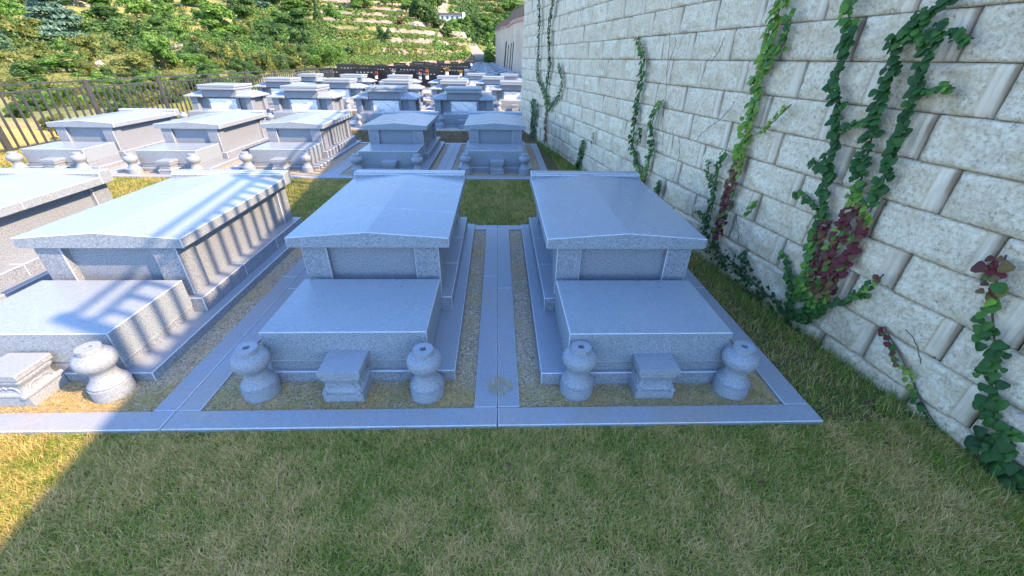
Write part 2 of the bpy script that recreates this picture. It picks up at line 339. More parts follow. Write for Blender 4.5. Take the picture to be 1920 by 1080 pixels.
# ------------------------------------------------------------------ block retaining wall with railing
NRM = Vector((-1, -WB, 0)).normalized(); TAN = Vector((-WB, 1, 0)).normalized(); WL = math.hypot(1, WB)
S_END = 9.75 * WL; ARC_R = 1.3
def wall_pt(s):
    """point and outward normal on the wall line, s = metres along it from y = 0"""
    if s <= S_END:
        p = Vector((WA, 0, 0)) + TAN * s; return p, NRM
    a = min((s - S_END) / ARC_R, R(95)); c = Vector((WA, 0, 0)) + TAN * S_END - NRM * ARC_R
    n = NRM * math.cos(a) + TAN * math.sin(a); p = c + n * ARC_R
    rest = (s - S_END) - R(95) * ARC_R
    if rest > 0: tt = TAN * math.cos(a) - NRM * math.sin(a); p = p + tt * rest
    return p, n
HC, LB = .22, .546
WALL_TOP = 3.86
def build_wall():
    Vs, Fs, st, ti, jo = [], [], [], [], []; base = 0
    for k in range(-9, 10):
        z0 = 1.604 + HC * k; off = (.52 if k % 2 == 0 else .285) * WL + .03 * random.uniform(-1, 1)
        s = -3.2 * WL + (off % LB)
        while s < S_END + 5.0:
            s0, s1 = s + .011, s + LB - .001; s += LB
            near = s0 < 5; nu, nv = (22, 11) if near else (14, 7) if s0 < 9 else (10, 5)
            u = np.linspace(0, 1, nu + 1); u = np.sort(np.concatenate([[.003, .022, .035, .055, .065, .09, .11, .13, .15, .997], u[1:-1], [0, 1]])); v = np.sort(np.concatenate([[.0062, .04, .96, .9938], np.linspace(0, 1, nv + 1)]))
            U, V = np.meshgrid(u, v, indexing='ij'); sd = random.uniform(0, 50)
            L = s1 - s0
            sw = .125 + .03 * random.random()
            strip = (U < sw).astype(float)
            e = np.minimum(np.minimum(U - sw, 1 - U) * L, np.minimum(V, 1 - V) * HC)      # distance to the rough face's edge
            rough = (fbm(U * L * 9 + sd, V * HC * 9, sd, 4) - .5) * .074 + (fbm(U * L * 28 + sd, V * HC * 28, sd + 9, 3) - .5) * .014
            su = U / sw
            groove = -.008 - .012 * np.exp(-((su - .34) / .10) ** 2) - .007 * np.exp(-((su - .72) / .09) ** 2) - .010 * np.clip(1 - su / .12, 0, 1)
            d = np.where(strip > 0, groove + (fbm(U * 9, V * 2.5, sd, 3) - .5) * .008, rough * np.clip(e / .03, 0, 1) + .006 * np.clip(e / .02, -.5, 1))
            edge = np.minimum(np.minimum(U, 1 - U) * L, np.minimum(V, 1 - V) * HC)
            d = np.where(edge < .0012, -.03, d - .006 * np.clip(1 - edge / .008, 0, 1))
            d = np.where((U < .02) & (edge >= .002), d - .012, d)
            if nu > 10:   # irregular chipped arrises
                d = d - .01 * np.clip(1 - edge / .02, 0, 1) * fbm(U * 9 + sd, V * 5, sd, 2)
            setb = -.004 * (k + 8) + random.uniform(-.004, .004)
            P = np.zeros((len(u), len(v), 3))
            for i in range(len(u)):
                p, n = wall_pt(s0 + L * u[i])
                P[i, :, 0] = p.x + n.x * (d[i] + setb); P[i, :, 1] = p.y + n.y * (d[i] + setb); P[i, :, 2] = z0 + .0006 + (HC - .0012) * v - .008 * max(p.y, -2)
            nV = len(v); I = np.arange(len(u) * nV).reshape(len(u), nV) + base
            Fs.append(np.stack([I[:-1, :-1], I[:-1, 1:], I[1:, 1:], I[1:, :-1]], -1).reshape(-1, 4)); base += I.size
            Vs.append(P.reshape(-1, 3)); st.append(strip.ravel()); ti.append(np.full(I.size, random.random()))
            jo.append((.25 * np.clip(1 - edge / .005, 0, 1) + np.clip(1.15 - U / .05, 0, 1) * (.45 + 1.1 * fbm(U * 3, V * 3, sd, 2)) * (.5 + .8 * V)).clip(0, 1).ravel())
    V = np.concatenate(Vs)
    return np_mesh('retaining_wall', V, Fs, M['block'], {'strip': np.concatenate(st), 'tint': np.concatenate(ti), 'joint': np.concatenate(jo)})
wall = link('retaining_wall', build_wall())
tag(wall, 'tall retaining wall of pale split face concrete blocks along the right side', 'wall')
core = MB(); cs = [-3.0 * WL + .3 * i for i in range(60)]; cv = []
cv_pts = [wall_pt(s) for s in cs if s < S_END + 5]
vs = []
for p, n in cv_pts:
    dz = -.008 * max(p.y, -2)
    vs += [p + n * -.115 + Vector((0, 0, -.5 + dz)), p + n * -.125 + Vector((0, 0, WALL_TOP - .06 + dz)), p - n * .6 + Vector((0, 0, WALL_TOP - .06 + dz)), p - n * .6 + Vector((0, 0, -.5 + dz))]
fs = []
for i in range(len(cv_pts) - 1):
    a = 4 * i
    for q in range(4): fs.append((a + q, a + (q + 1) % 4, a + 4 + (q + 1) % 4, a + 4 + q))
fs += [(0, 1, 2, 3), tuple(4 * (len(cv_pts) - 1) + q for q in (3, 2, 1, 0))]
core.add(vs, fs).build('wall_core', M['core'], wall)
cap = MB(); vs = []; fs = []
for p, n in cv_pts:
    dz = -.008 * max(p.y, -2)
    vs += [p + n * -.075 + Vector((0, 0, WALL_TOP - .045 + dz)), p + n * -.075 + Vector((0, 0, WALL_TOP + .05 + dz)), p - n * .5 + Vector((0, 0, WALL_TOP + .05 + dz)), p - n * .5 + Vector((0, 0, WALL_TOP - .045 + dz))]
for i in range(len(cv_pts) - 1):
    a = 4 * i
    for q in range(4): fs.append((a + q, a + (q + 1) % 4, a + 4 + (q + 1) % 4, a + 4 + q))
fs += [(0, 1, 2, 3), tuple(4 * (len(cv_pts) - 1) + q for q in (3, 2, 1, 0))]
cap.add(vs, fs).build('coping', M['kerb'], wall)
tag(MB().add([(2.9, -6, WALL_TOP - .02), (40, -6, WALL_TOP - .02), (40, 14, WALL_TOP - .02), (1.2 + 1.6, 10.2, WALL_TOP - .1), (1.45, 9.6, WALL_TOP - .1)], [(0, 1, 2, 3, 4)]).build('upper_terrace', M['soil']), kind='structure')

def fence(name, label, P, zbase, height, posts, bar_gap, post_w, rails, group=None, cat='fence', bar_w=.03):
    """P(s) -> point on the line, posts = list of s"""
    root = empty(name, P(posts[0]) + Vector((0, 0, zbase(posts[0]))), label, cat, group)
    o = root.location.copy()
    for s in posts:
        p = P(s) - o; d = (P(s + .05) - P(s - .05)).normalized(); n = Vector((-d.y, d.x, 0)); h = post_w / 2; z = zbase(s) - o.z
        b = MB(); q = [p + d * h + n * h * .6, p - d * h + n * h * .6, p - d * h - n * h * .6, p + d * h - n * h * .6]
        b.prism_z([(v.x, v.y) for v in q], z, z + height + .03); b.build('post', M['metal'], root, bevel=.004)
    for a, c in zip(posts, posts[1:]):
        L = c - a; n_ = max(1, round(L / bar_gap)); b = MB()
        for i in range(1, n_):
            s = a + L * i / n_; p = P(s) - o; z = zbase(s) - o.z; d = (P(s + .05) - P(s - .05)).normalized(); n = Vector((-d.y, d.x, 0)); h = bar_w / 2
            q = [p + d * h + n * h, p - d * h + n * h, p - d * h - n * h, p + d * h - n * h]
            b.prism_z([(v.x, v.y) for v in q], z + rails[0] - .01, z + rails[-2] + .005)
        if n_ > 1: b.build('bars', M['metal'], root)
        b = MB()
        for rz_ in rails:
            p0 = P(a) - o; p1 = P(c) - o; p0.z = zbase(a) - o.z + rz_; p1.z = zbase(c) - o.z + rz_
            d = (p1 - p0).normalized(); n = Vector((-d.y, d.x, 0)).normalized() * .016; u_ = Vector((0, 0, .014))
            b.add([p0 - n - u_, p0 + n - u_, p0 + n + u_, p0 - n + u_, p1 - n - u_, p1 + n - u_, p1 + n + u_, p1 - n + u_], [(3, 2, 1, 0), (4, 5, 6, 7), (0, 1, 5, 4), (1, 2, 6, 5), (2, 3, 7, 6), (3, 0, 4, 7)])
        b.build('rails', M['metal'], root)
    return root
# the post whose shadow lies across the third tomb's roof fixes where the posts stand
_ps = Vector((-2.19, 2.038, .61)); _h = WALL_TOP - .61 + .4; _py = (_ps.y - .44 * _h)
posts = [(_py + 2.0 * i) * WL for i in range(-1, 6)]
fence('wall_railing', 'dark metal railing standing on top of the block wall', lambda s: wall_pt(s)[0] - wall_pt(s)[1] * .2,
      lambda s: WALL_TOP + .05 - .008 * max(wall_pt(s)[0].y, -2), .78, posts, .165, .09, (.08, .60, .74), cat='railing', bar_w=.035)
FX = -8.6
fence('metal_fence', 'dark grey metal bar fence along the left edge of the terrace', lambda s: Vector((FX, s, 0)), lambda s: gz(s) - .03, 1.06,
      [6.15 - 2.06 + 2.06 * i * 1.0 for i in range(-1, 10)], (.17), .10, (.07, .95, 1.07), bar_w=.028)

# ------------------------------------------------------------------ tombs
Y1, Y2 = .883, 2.40
def altar(parent, wide=.44, d0=.241, d1=.83, m=M['granite']):
    b = MB(); b.box(-wide, wide, d0, d1, .122, .3155); b.build('altar_table', m, parent, bevel=.0042)
    b = MB(); b.box(-wide + .006, wide - .006, d0 + .006, d1 - .002, .0625, .1205); b.build('altar_base', M['granite_honed'], parent, bevel=.002)
def small_tomb(name, loc, label, joints=0, plain=False):
    root = empty(name, loc, label, 'tomb', 'low granite family tombs')
    b = MB(); b.box(-.58, .58, .222, 2.505, -.03, .062)
    b.build('plinth', M['granite_honed'], root, bevel=.0042)
    b = MB()
    ys_ = [.842, 1.36, 1.88, 2.418]
    for a, c in zip(ys_, ys_[1:]): b.box(-.507, .507, a + .001, c - .001, .0625, .169)
    b.build('upper_plinth', M['granite_honed'], root, bevel=.0042)
    b = MB(); b.box(-.40, .40, Y1 + .045, Y2 - .045, .1695, .5245); b.build('body_panels', M['granite_honed'], root)
    for sx in (-1, 1):
        for ya, yb in ((Y1, Y1 + .17), (Y2 - .17, Y2)):
            b = MB(); x0, x1 = sorted((sx * .438, sx * .278)); b.box(x0, x1, ya, yb, .1695, .5248); b.build('pillar', M['granite_honed'], root, bevel=.0042)
    # gabled roof slab
    rw, r0, r1, zb = .511, .858, 2.412, .525
    b = MB(); n = joints + 1
    for i in range(n):
        a = r0 + (2.292 - r0) * i / n + (.0012 if i else 0); c = r0 + (2.292 - r0) * (i + 1) / n - (.0012 if i < n - 1 else 0)
        b.prism_y([(-rw, zb), (rw, zb), (rw, zb + .067), (0, zb + .105), (-rw, zb + .067)], a, c)
    b.build('roof_slab', M['granite'], root, bevel=.0042)
    b = MB(); b.add([(x, y, z) for x in (-rw - .001, rw + .001) for y, z in ((2.2925, zb), (2.412, zb), (2.412, zb + .113), (2.305, zb + .113), (2.2925, zb + .098))],
                    [(0, 1, 2, 3, 4), (9, 8, 7, 6, 5), (0, 5, 6, 1), (1, 6, 7, 2), (2, 7, 8, 3), (3, 8, 9, 4), (4, 9, 5, 0)])
    b.build('roof_lip', M['granite'], root, bevel=.0042)
    altar(root)
    return root
def grand_tomb(name, loc, label):
    root = empty(name, loc, label, 'tomb', 'large tombs with stepped roofs')
    MB().box(-.95, .95, .20, 1.86, -.1, .055).build('plinth', M['granite_honed'], root, bevel=.0042)
    MB().box(-.85, .85, .80, 1.78, .0555, .15).build('upper_plinth', M['granite_honed'], root, bevel=.0042)
    MB().box(-.70, .70, 1.02, 1.66, .1505, .578).build('body_panels', M['granite_honed'], root)
    for sx in (-1, 1):
        for ya, yb in ((.88, 1.06), (1.52, 1.69)):
            b = MB(); x0, x1 = sorted((sx * .775, sx * .615)); b.box(x0, x1, ya, yb, .1505, .578); b.build('pillar', M['granite_honed'], root, bevel=.0042)
    MB().box(-.40, .40, .96, 1.017, .1505, .555).build('panel_frame', M['granite_honed'], root, bevel=.0042)
    MB().box(-.34, .34, .945, .9597, .19, .535).build('carved_panel', M['marble'], root, bevel=.003)
    for sx in (-1, 1):
        xi, xo = sx * .43, sx * .868
        v = [(xi, .80, .58), (xo, .80, .58), (xo, 1.72, .58), (xi, 1.72, .58), (xi, .80, .618), (xo, .80, .618), (xo, 1.72, .618), (xi, 1.72, .618),
             (xi, 1.05, .715), (sx * .60, 1.05, .715), (sx * .60, 1.50, .715), (xi, 1.50, .715)]
        MB().add(v, [(0, 1, 2, 3), (0, 4, 5, 1), (1, 5, 6, 2), (2, 6, 7, 3), (4, 8, 9, 5), (5, 9, 10, 6), (6, 10, 11, 7), (8, 11, 10, 9), (0, 3, 7, 4), (4, 7, 11, 8)]).build('roof_wing', M['granite'], root, bevel=.0042)
    MB().box(-.429, .429, .90, 1.68, .5785, .757).build('roof_core', M['granite_honed'], root)
    MB().box(-.455, .455, .80, 1.74, .7575, .803).build('ridge_slab', M['granite'], root, bevel=.0042)
    MB().box(-.425, .425, .87, 1.66, .8035, .817).build('ridge_joint', M['granite_honed'], root)
    MB().box(-.475, .475, .84, 1.70, .8175, .868).build('ridge_cap', M['granite'], root, bevel=.0042)
    altar(root, .5, .22, .79)
    return root

VASE = [(.074, -.014), (.090, -.013), (.0905, .0), (.0905, .070), (.0905, .074), (.0835, .0745), (.0815, .077), (.0815, .080), (.0855, .0835), (.0855, .088), (.0815, .092), (.073, .103), (.065, .117), (.0585, .133), (.0555, .149), (.0575, .164), (.065, .177), (.078, .190), (.087, .206), (.0910, .222), (.0905, .238), (.085, .254), (.074, .266), (.060, .273), (.0535, .2745), (.0520, .276), (.0520, .279), (.0525, .3035), (.0515, .3062), (.0175, .3062), (.0165, .305), (.0155, .28)]
vase_me = MB().lathe(VASE, 40).mesh('stone_vase', M['carved'], smooth=True)
def stand_mesh():
    b = MB()
    b.box(-.1035, .1035, -.093, .093, -.012, .0545)
    prof = [(.100, .090, .055), (.1045, .094, .060), (.1055, .095, .068), (.1045, .094, .075), (.099, .089, .080), (.092, .083, .085), (.0885, .080, .095), (.0875, .079, .108), (.0885, .080, .120), (.092, .083, .130), (.098, .088, .140), (.1015, .091, .149), (.1015, .091, .157), (.099, .089, .1635), (.096, .087, .1665)]
    n = 8; vs = []; fs = []
    for hw, hd, z in prof:
        ring = []
        r = .012
        for cx, cy, a0 in ((1, 1, 0), (-1, 1, 90), (-1, -1, 180), (1, -1, 270)):
            for q in range(3):
                a = R(a0 + 45 * q); ring.append((cx * (hw - r) + r * math.cos(a), cy * (hd - r) + r * math.sin(a), z))
        vs += ring
    m = 12
    for k in range(len(prof) - 1):
        for i in range(m): fs.append((k * m + i, k * m + (i + 1) % m, (k + 1) * m + (i + 1) % m, (k + 1) * m + i))
    fs += [tuple(range(m - 1, -1, -1)), tuple((len(prof) - 1) * m + i for i in range(m))]
    b.add(vs, fs)
    # carved scroll feet at the corners
    for sx in (-1, 1):
        for sy in (-1, 1):
            v0 = len(b.v); b.lathe([(.010, -.012), (.0135, -.009), (.0135, .009), (.010, .012)], 14, (0, 0))
            for i in range(v0, len(b.v)):
                x_, y_, z_ = b.v[i]; b.v[i] = (sx * .088 + x_, sy * .0945 + z_, .0685 + y_)
    b.prism_y([(-.104, .167), (.104, .167), (.1075, .172), (.108, .196), (.1045, .2035), (-.1045, .2035), (-.108, .196), (-.1075, .172)], -.094, .094)
    return b
_sb = stand_mesh()
# lift scroll feet to sit on the base block
stand_me = _sb.mesh('incense_stand', M['carved'], bevel=.004, seg=2)
carve = MB()
for sy in (-1, 1):
    pts = [(-.070, sy * .085, .088), (-.055, sy * .082, .112), (-.030, sy * .082, .118), (-.012, sy * .082, .108), (0, sy * .082, .120), (.012, sy * .082, .108), (.030, sy * .082, .118), (.055, sy * .082, .112), (.070, sy * .085, .088)]
    carve.tube(pts, .005, 6)
for sx in (-1, 1):
    pts = [(sx * .093, -.06, .088), (sx * .0905, -.045, .112), (sx * .0905, -.02, .118), (sx * .0905, 0, .110), (sx * .0905, .02, .118), (sx * .0905, .045, .112), (sx * .093, .06, .088)]
    carve.tube(pts, .005, 6)
carve_me = carve.mesh('carved_relief', M['carved'], smooth=True)
def vase(x, y, z, label):
    o = link('stone_vase', vase_me, None, (x, y, z)); o.rotation_euler.z = random.uniform(0, 6); return tag(o, label, 'stone vase', 'stone flower vases before the tombs')
def stand(x, y, z, label):
    o = link('incense_stand', stand_me, None, (x, y, z)); tag(o, label, 'incense stand', 'carved stone incense stands'); link('carved_relief', carve_me, o); return o

tombs = []
FR = [  # x, y, z, tomb label, short name for the things in front of it
    ('R', .8227, -.046, .0135, 'pale grey tomb with plain one-piece gable roof, nearest the block wall', 'the near tomb beside the block wall', 0),
    ('L', -.817, 0, 0, 'pale grey tomb with two seams across its roof, nearest and centre left', 'the near tomb with a seamed roof', 2),
    ('A', -2.49, .02, -.016, 'sunlit grey tomb with railing shadow striped over its roof, at near left', 'the near shadow striped tomb', 0),
    ('D', -4.13, .0, -.01, 'sunlit grey tomb cut off by the left edge, only its roof end showing', 'the cut off tomb at the left edge', 1)]
for key, x, y, z, lab, short, j in FR:
    small_tomb('granite_tomb', (x, y, z), lab, j)
    if key == 'D': continue
    for sx, off in ((-1, -.425), (1, .455)):
        vx, vy = {('R', -1): (.436, .133), ('R', 1): (1.297, .125), ('L', -1): (-1.272, .143), ('L', 1): (-.378, .123), ('A', 1): (-2.06, .155), ('A', -1): (-2.95, .14)}[(key, sx)]
        if key == 'A' and sx < 0: continue
        vase(vx, vy, -.012, 'grey stone vase at the %s front of %s' % ('left' if sx < 0 else 'right', short))
    stand(x + (.025 if key == 'R' else 0.01), .152 if key != 'A' else .145, -.008, 'carved stone incense stand before the altar of %s' % short)
P2T = [(-.042, 4.719, 0, 'shaded blue grey tomb in second row, closest to the block wall', 'the second row tomb closest to the wall'),
       (-1.653, 4.601, 0, 'shaded blue grey tomb in second row with strong roof reflections', 'the shaded second row tomb further left'),
       (-3.391, 4.833, -.03, 'sunlit second row tomb with railing shadow on its right roof slope', 'the second row tomb striped by shadow'),
       (-4.94, 4.629, -.02, 'fully sunlit second row tomb between the striped one and the fence side one', 'the middle sunlit second row tomb'),
       (-6.584, 4.641, -.016, 'fully sunlit second row tomb closest to the metal fence', 'the second row tomb closest to the fence')]
for i, (x, y, z, lab, short) in enumerate(P2T):
    small_tomb('granite_tomb', (x, y, z), lab, 0)
    for sx in (-1, 1):
        vase(x + sx * .45, y + .12, z - .01, 'grey stone vase at the %s front of %s' % ('left' if sx < 0 else 'right', short))
    stand(x + .03, y + .15, z - .006, 'carved stone incense stand before %s' % short)
ORD = ['first', 'second', 'third', 'fourth', 'fifth', 'sixth', 'seventh']
def grand_row(row, y0, xs, furnish):
    z = gz(y0 + 1) + .012
    for i, x in enumerate(xs):
        if row == 'third' : lab = ['shaded stepped roof tomb with white panel, third row beside the block wall', 'half shaded stepped roof tomb in third row, sunlight on its left part', 'sunlit stepped roof tomb with carved landscape panel, third row middle', 'sunlit stepped roof tomb with carved panel in third row beside the fence'][i]
        else: lab = 'stepped roof tomb in the %s row, %s from the block wall' % (row, ORD[i])
        grand_tomb('stepped_tomb', (x, y0, z), lab)
        if furnish:
            for sx in (-1, 1): vase(x + sx * .52, y0 + .06, z, 'grey stone vase at the %s front of %s tomb in %s row' % ('left' if sx < 0 else 'right', ORD[i], row))
            stand(x + .02, y0 + .06, z, 'carved stone incense stand before the %s tomb from the wall in the %s row' % (ORD[i], row))
grand_row('third', 9.44, [-.91, -2.98, -5.13, -7.22], True)
grand_row('fourth', 13.5, [on_y(p, 160, 14.4).x for p in (963, 851, 743, 633, 523)], True)
grand_row('fifth', 17.6, [on_y(p, 150, 18.5).x for p in (925, 840, 748, 660, 575)], False)
grand_row('sixth', 21.7, [on_y(p, 140, 22.6).x for p in (955, 892)], False)

# simplified far tombs towards the concrete wall
def far_tomb_proto(loc, label):
    root = empty('far_tomb', loc, label, 'tomb', 'low tombs in the far rows')
    MB().box(-.75, .75, .1, 2.3, -.05, .12).build('plinth', M['granite_honed'], root)
    MB().box(-.55, .55, .75, 2.1, .1205, .5).build('body_panels', M['granite_honed'], root)
    MB().prism_y([(-.68, .501), (.68, .501), (.68, .57), (.3, .63), (-.3, .63), (-.68, .57)], .68, 2.2).build('roof_slab', M['granite'], root)
    MB().box(-.32, .32, .72, 2.16, .6305, .70).build('ridge_cap', M['granite'], root)
    MB().box(-.42, .42, .18, .70, .1205, .33).build('altar_table', M['granite'], root)
    return root
proto = None
def far_wall_x(y): return 1.95 - .03 * (y - 47)
r_i = 0; y = 26.0
while y < 128:
    xw = far_wall_x(y + 2) - 1.2
    n = 3 if y < 60 else 4 if y < 95 else 3
    for i in range(n):
        x = xw - i * 1.85 - (.4 if r_i % 2 else 0)
        px = 935 + 876 * x / (y + 1.5)
        if px > 985 or px < 872: continue
        side_ = 'in the shade of' if i < 3 else 'in the sun out from'
        lab = 'low granite tomb far down the terrace %s the concrete wall' % side_
        loc = (x, y, gz(y))
        if proto is None: proto = far_tomb_proto(loc, lab); c = proto
        else: c = copy_tree(proto); c.location = loc
        c['label'] = lab; c.rotation_euler.z = random.uniform(-.03, .03)
    y += 3.6 if y < 60 else 5.4; r_i += 1

# black granite tombstones
def stone_proto(loc, label):
    root = empty('black_tombstone', loc, label, 'tombstone', 'black granite tombstones in the far rows')
    MB().box(-1.0, 1.0, -.1, 1.2, -.05, .12).build('plinth', M['granite_honed'], root)
    MB().box(-.80, .80, .55, .72, .1205, .96).build('headstone', M['black'], root, bevel=.01)
    MB().box(-.45, .45, -.05, .35, .1205, .3).build('altar_table', M['black'], root, bevel=.01)
    b = MB()
    for q in range(5): b.box(-.5 + q * .22, -.5 + q * .22 + .11, .546, .5497, .74, .79)
    b.build('inscription', M['granite_honed'], root)
    return root
sproto = None
rows_b = [(23.6, [612, 676, 739, 798], 'nearest black row'), (28, [648, 704, 760, 815, 852], 'second black row'), (33.5, [684, 733, 780, 828], 'third black row'),
          (41, [712, 752, 793, 836, 868], 'fourth black row'), (52, [748, 785, 822, 858], 'fifth black row'), (66, [775, 806, 838, 872], 'sixth black row'), (84, [800, 826, 852, 880], 'seventh black row')]
PLACE = ['leftmost', 'second from left', 'third from left', 'fourth from left', 'fifth from left', 'sixth from left']
for ri, (y, pxs, rn) in enumerate(rows_b):
    for i, px in enumerate(pxs):
        x = (px - 935) / 876 * (y + 1.5); loc = (x, y, gz(y) + .01); lab = 'glossy black tombstone, %s in the %s' % (PLACE[i], rn)
        if sproto is None: c = sproto = stone_proto(loc, lab)
        else: c = copy_tree(sproto); c.location = loc
        c['label'] = lab; s_ = random.uniform(.9, 1.1); c.scale = (s_ * random.uniform(.70, .95), s_, s_ * random.uniform(.95, 1.15)); c.rotation_euler.z = random.uniform(-.04, .04)

# flowers left on the far tombs
def flowers(px, py, y, m1, m2, label, s=.16, tall=False):
    p = on_y(px, py, y); root = empty('flower_bouquet', p, label, 'flowers', 'bouquets on the far tombs'); root.scale = (s / .16,) * 3
    b = MB(); b.lathe([(.05, 0), (.07, .02), (.06, .1), (.075, .14)], 10); b.build('flower_pot', M['white'], root)
    for m, n in ((m1, 14), (m2, 9)):
        b = MB()
        for q in range(n):
            a = random.uniform(0, 6.3); r = random.uniform(0, .13); z = .17 + random.uniform(0, .2 if tall else .12); c = Vector((r * math.cos(a), r * math.sin(a), z))
            for e in range(6):
                d = Vector((math.cos(e * 1.05), math.sin(e * 1.05), random.uniform(-.2, .5))) * .045; k = Vector((-d.y, d.x, 0)) * .5
                b.add([c, c + d * .6 + k, c + d, c + d * .6 - k], [(0, 1, 2, 3)])
        b.build('blossoms', m, root)
    b = MB()
    for q in range(9):
        a = random.uniform(0, 6.3); b.tube([(0, 0, .08), (.1 * math.cos(a), .1 * math.sin(a), .24)], .005, 4)
    b.build('stalks', M['stalk'], root)
flowers(801, 149, 19.9, M['red'], M['yellow'], 'red and yellow bouquet in a white pot before the black stones', .186, True)
flowers(788, 149, 19.9, M['pinkf'], M['white'], 'pink and white bouquet just left of the red and yellow one', .161)
flowers(838, 142, 20.6, M['orange'], M['yellow'], 'orange and yellow bouquet in front of the black stones', .198)
flowers(864, 143, 20.4, M['yellow'], M['orange'], 'small yellow bouquet right of the orange one', .136)
flowers(706, 148, 20.3, M['pinkf'], M['red'], 'pink bouquet lying low on a stepped roof tomb', .161)
flowers(884, 124, 40, M['orange'], M['pinkf'], 'peach bouquet at the end of the black rows', .260)
flowers(738, 142, 20.6, M['white'], M['white'], 'all white bouquet among the black stones', .136)

# ------------------------------------------------------------------ far concrete wall with railing
fw = []
for i in range(46):
    y_ = 22 + 120 * i / 45; fw.append(Vector((far_wall_x(y_) + .25 * math.sin(i * .45), y_, 0)))
for i in range(1, 8):
    a = R(13 * i); fw.append(Vector((far_wall_x(142) + 4 * (1 - math.cos(a)), 142 + 4 * math.sin(a), 0)))
for i in range(1, 5): fw.append(fw[-1] + Vector((5, -.3, 0)))
def wtop(y): return 4.75 + .0405 * (min(y, 146) - 40)          # wall height above the falling ground
def strip_wall(name, pts, z0, z1, th, m, parent=None, out=0.0, lift=False):
    vs = []; fs = []
    for i, p in enumerate(pts):
        d = (pts[min(i + 1, len(pts) - 1)] - pts[max(i - 1, 0)]).normalized(); n = Vector((-d.y, d.x, 0))
        b_ = gz(p.y); k_ = wtop(p.y)
        a_ = p + n * out; c_ = p - n * th
        vs += [a_ + Vector((0, 0, b_ + z0 + (k_ if lift else 0))), a_ + Vector((0, 0, b_ + z1 + k_)), c_ + Vector((0, 0, b_ + z1 + k_)), c_ + Vector((0, 0, b_ + z0 + (k_ if lift else 0)))]
    for i in range(len(pts) - 1):
        for q in range(4): fs.append((4 * i + q, 4 * i + (q + 1) % 4, 4 * i + 4 + (q + 1) % 4, 4 * i + 4 + q))
    fs += [(0, 1, 2, 3), tuple(4 * (len(pts) - 1) + q for q in (3, 2, 1, 0))]
    return MB().add(vs, fs).build(name, m, parent)
fwall = tag(strip_wall('concrete_wall', fw, -.8, -.3, 1.0, M['farwall']), 'curving beige concrete retaining wall beyond the block wall', 'wall')
strip_wall('coping', fw, -.295, 0, 1.05, M['pink'], fwall, .12, True)
for y_, lean in ((62, 3.2), (64, 4.6), (57, 0), (51, 0), (47, 0)):
    p = Vector((far_wall_x(y_) - .35, y_, gz(y_))); MB().tube([p + Vector((-.25, lean, 0)), p + Vector((0, 0, 3.6 if lean else 3.1))], .045, 6).build('drain_pipe', M['metal'], fwall)
def arc_pts(P):
    acc = [0.0]
    for a, b in zip(P, P[1:]): acc.append(acc[-1] + (b - a).length)
    def f(s):
        s = max(0, min(acc[-1] - 1e-4, s))
        for i in range(len(P) - 1):
            if s <= acc[i + 1]: return P[i].lerp(P[i + 1], (s - acc[i]) / (acc[i + 1] - acc[i]))
        return P[-1]
    return f, acc[-1]
ff, fl = arc_pts(fw[:52])
fence('wall_railing', 'pale railing running along the top of the far concrete wall', ff, lambda s: wtop(ff(s).y) + gz(ff(s).y), .95, [fl * i / 30 for i in range(31)], .5, .16, (.1, .82, .94), cat='railing', bar_w=.09)

# ------------------------------------------------------------------ hillside
def el(px, py):
    d = ray(px, py); return d.z / math.hypot(d.x, d.y)
def az(px):
    # azimuth of an image column at the horizon
    y0, y1 = -300, 500
    for _ in range(40):
        m = (y0 + y1) / 2
        if ray(px, m).z > 0: y0 = m
        else: y1 = m
    d = ray(px, m); return math.atan2(d.x, d.y)
PROF = {
    -150: [(300, 9), (250, 15), (200, 23), (160, 34), (120, 48), (80, 68), (40, 90), (0, 112), (-60, 150), (-140, 220)],
    0: [(285, 11), (240, 16), (200, 24), (160, 36), (120, 52), (80, 72), (40, 95), (0, 120), (-60, 160), (-140, 230)],
    150: [(245, 12), (210, 18), (175, 27), (145, 40), (115, 56), (80, 76), (45, 100), (0, 130), (-60, 175), (-140, 245)],
    300: [(215, 14), (180, 23), (152, 35), (125, 50), (95, 70), (65, 92), (30, 118), (0, 145), (-70, 210), (-140, 270)],
    470: [(180, 20), (155, 35), (135, 52), (115, 68), (92, 86), (65, 108), (35, 132), (0, 162), (-70, 225), (-140, 290)],
    640: [(143, 38), (133, 48), (124, 58), (112, 73), (96, 88), (80, 102), (60, 122), (40, 142), (20, 163), (0, 185), (-80, 265), (-140, 320)],
    700: [(136, 48), (127, 62), (118, 70), (108, 80), (96, 91), (80, 105), (60, 124), (40, 145), (20, 166), (0, 190), (-80, 270), (-140, 326)],
    780: [(130, 60), (121, 84), (114, 90), (106, 98), (95, 107), (80, 119), (60, 136), (40, 155), (20, 176), (0, 200), (-80, 288), (-140, 342)],
    850: [(122, 90), (115, 114), (109, 121), (101, 129), (90, 138), (76, 150), (60, 168), (42, 192), (25, 220), (0, 260), (-80, 342), (-140, 392)],
    895: [(118, 110), (112, 142), (106, 150), (98, 160), (88, 171), (75, 188), (60, 212), (42, 242), (25, 272), (0, 308), (-80, 380), (-140, 418)],
    990: [(118, 110), (112, 142), (106, 152), (98, 164), (85, 180), (70, 204), (52, 236), (32, 268), (15, 298), (0, 322), (-80, 390), (-140, 422)],
    1300: [(118, 110), (112, 142), (106, 152), (98, 164), (85, 180), (70, 204), (52, 236), (32, 268), (15, 298), (0, 322), (-80, 390), (-140, 422)]}
PC = sorted(PROF); PAZ = np.array([az(c) for c in PC])
RG = np.concatenate([np.arange(8, 60, .9), np.arange(60, 200, .42), np.arange(200, 430, 1.4)])
prof = []
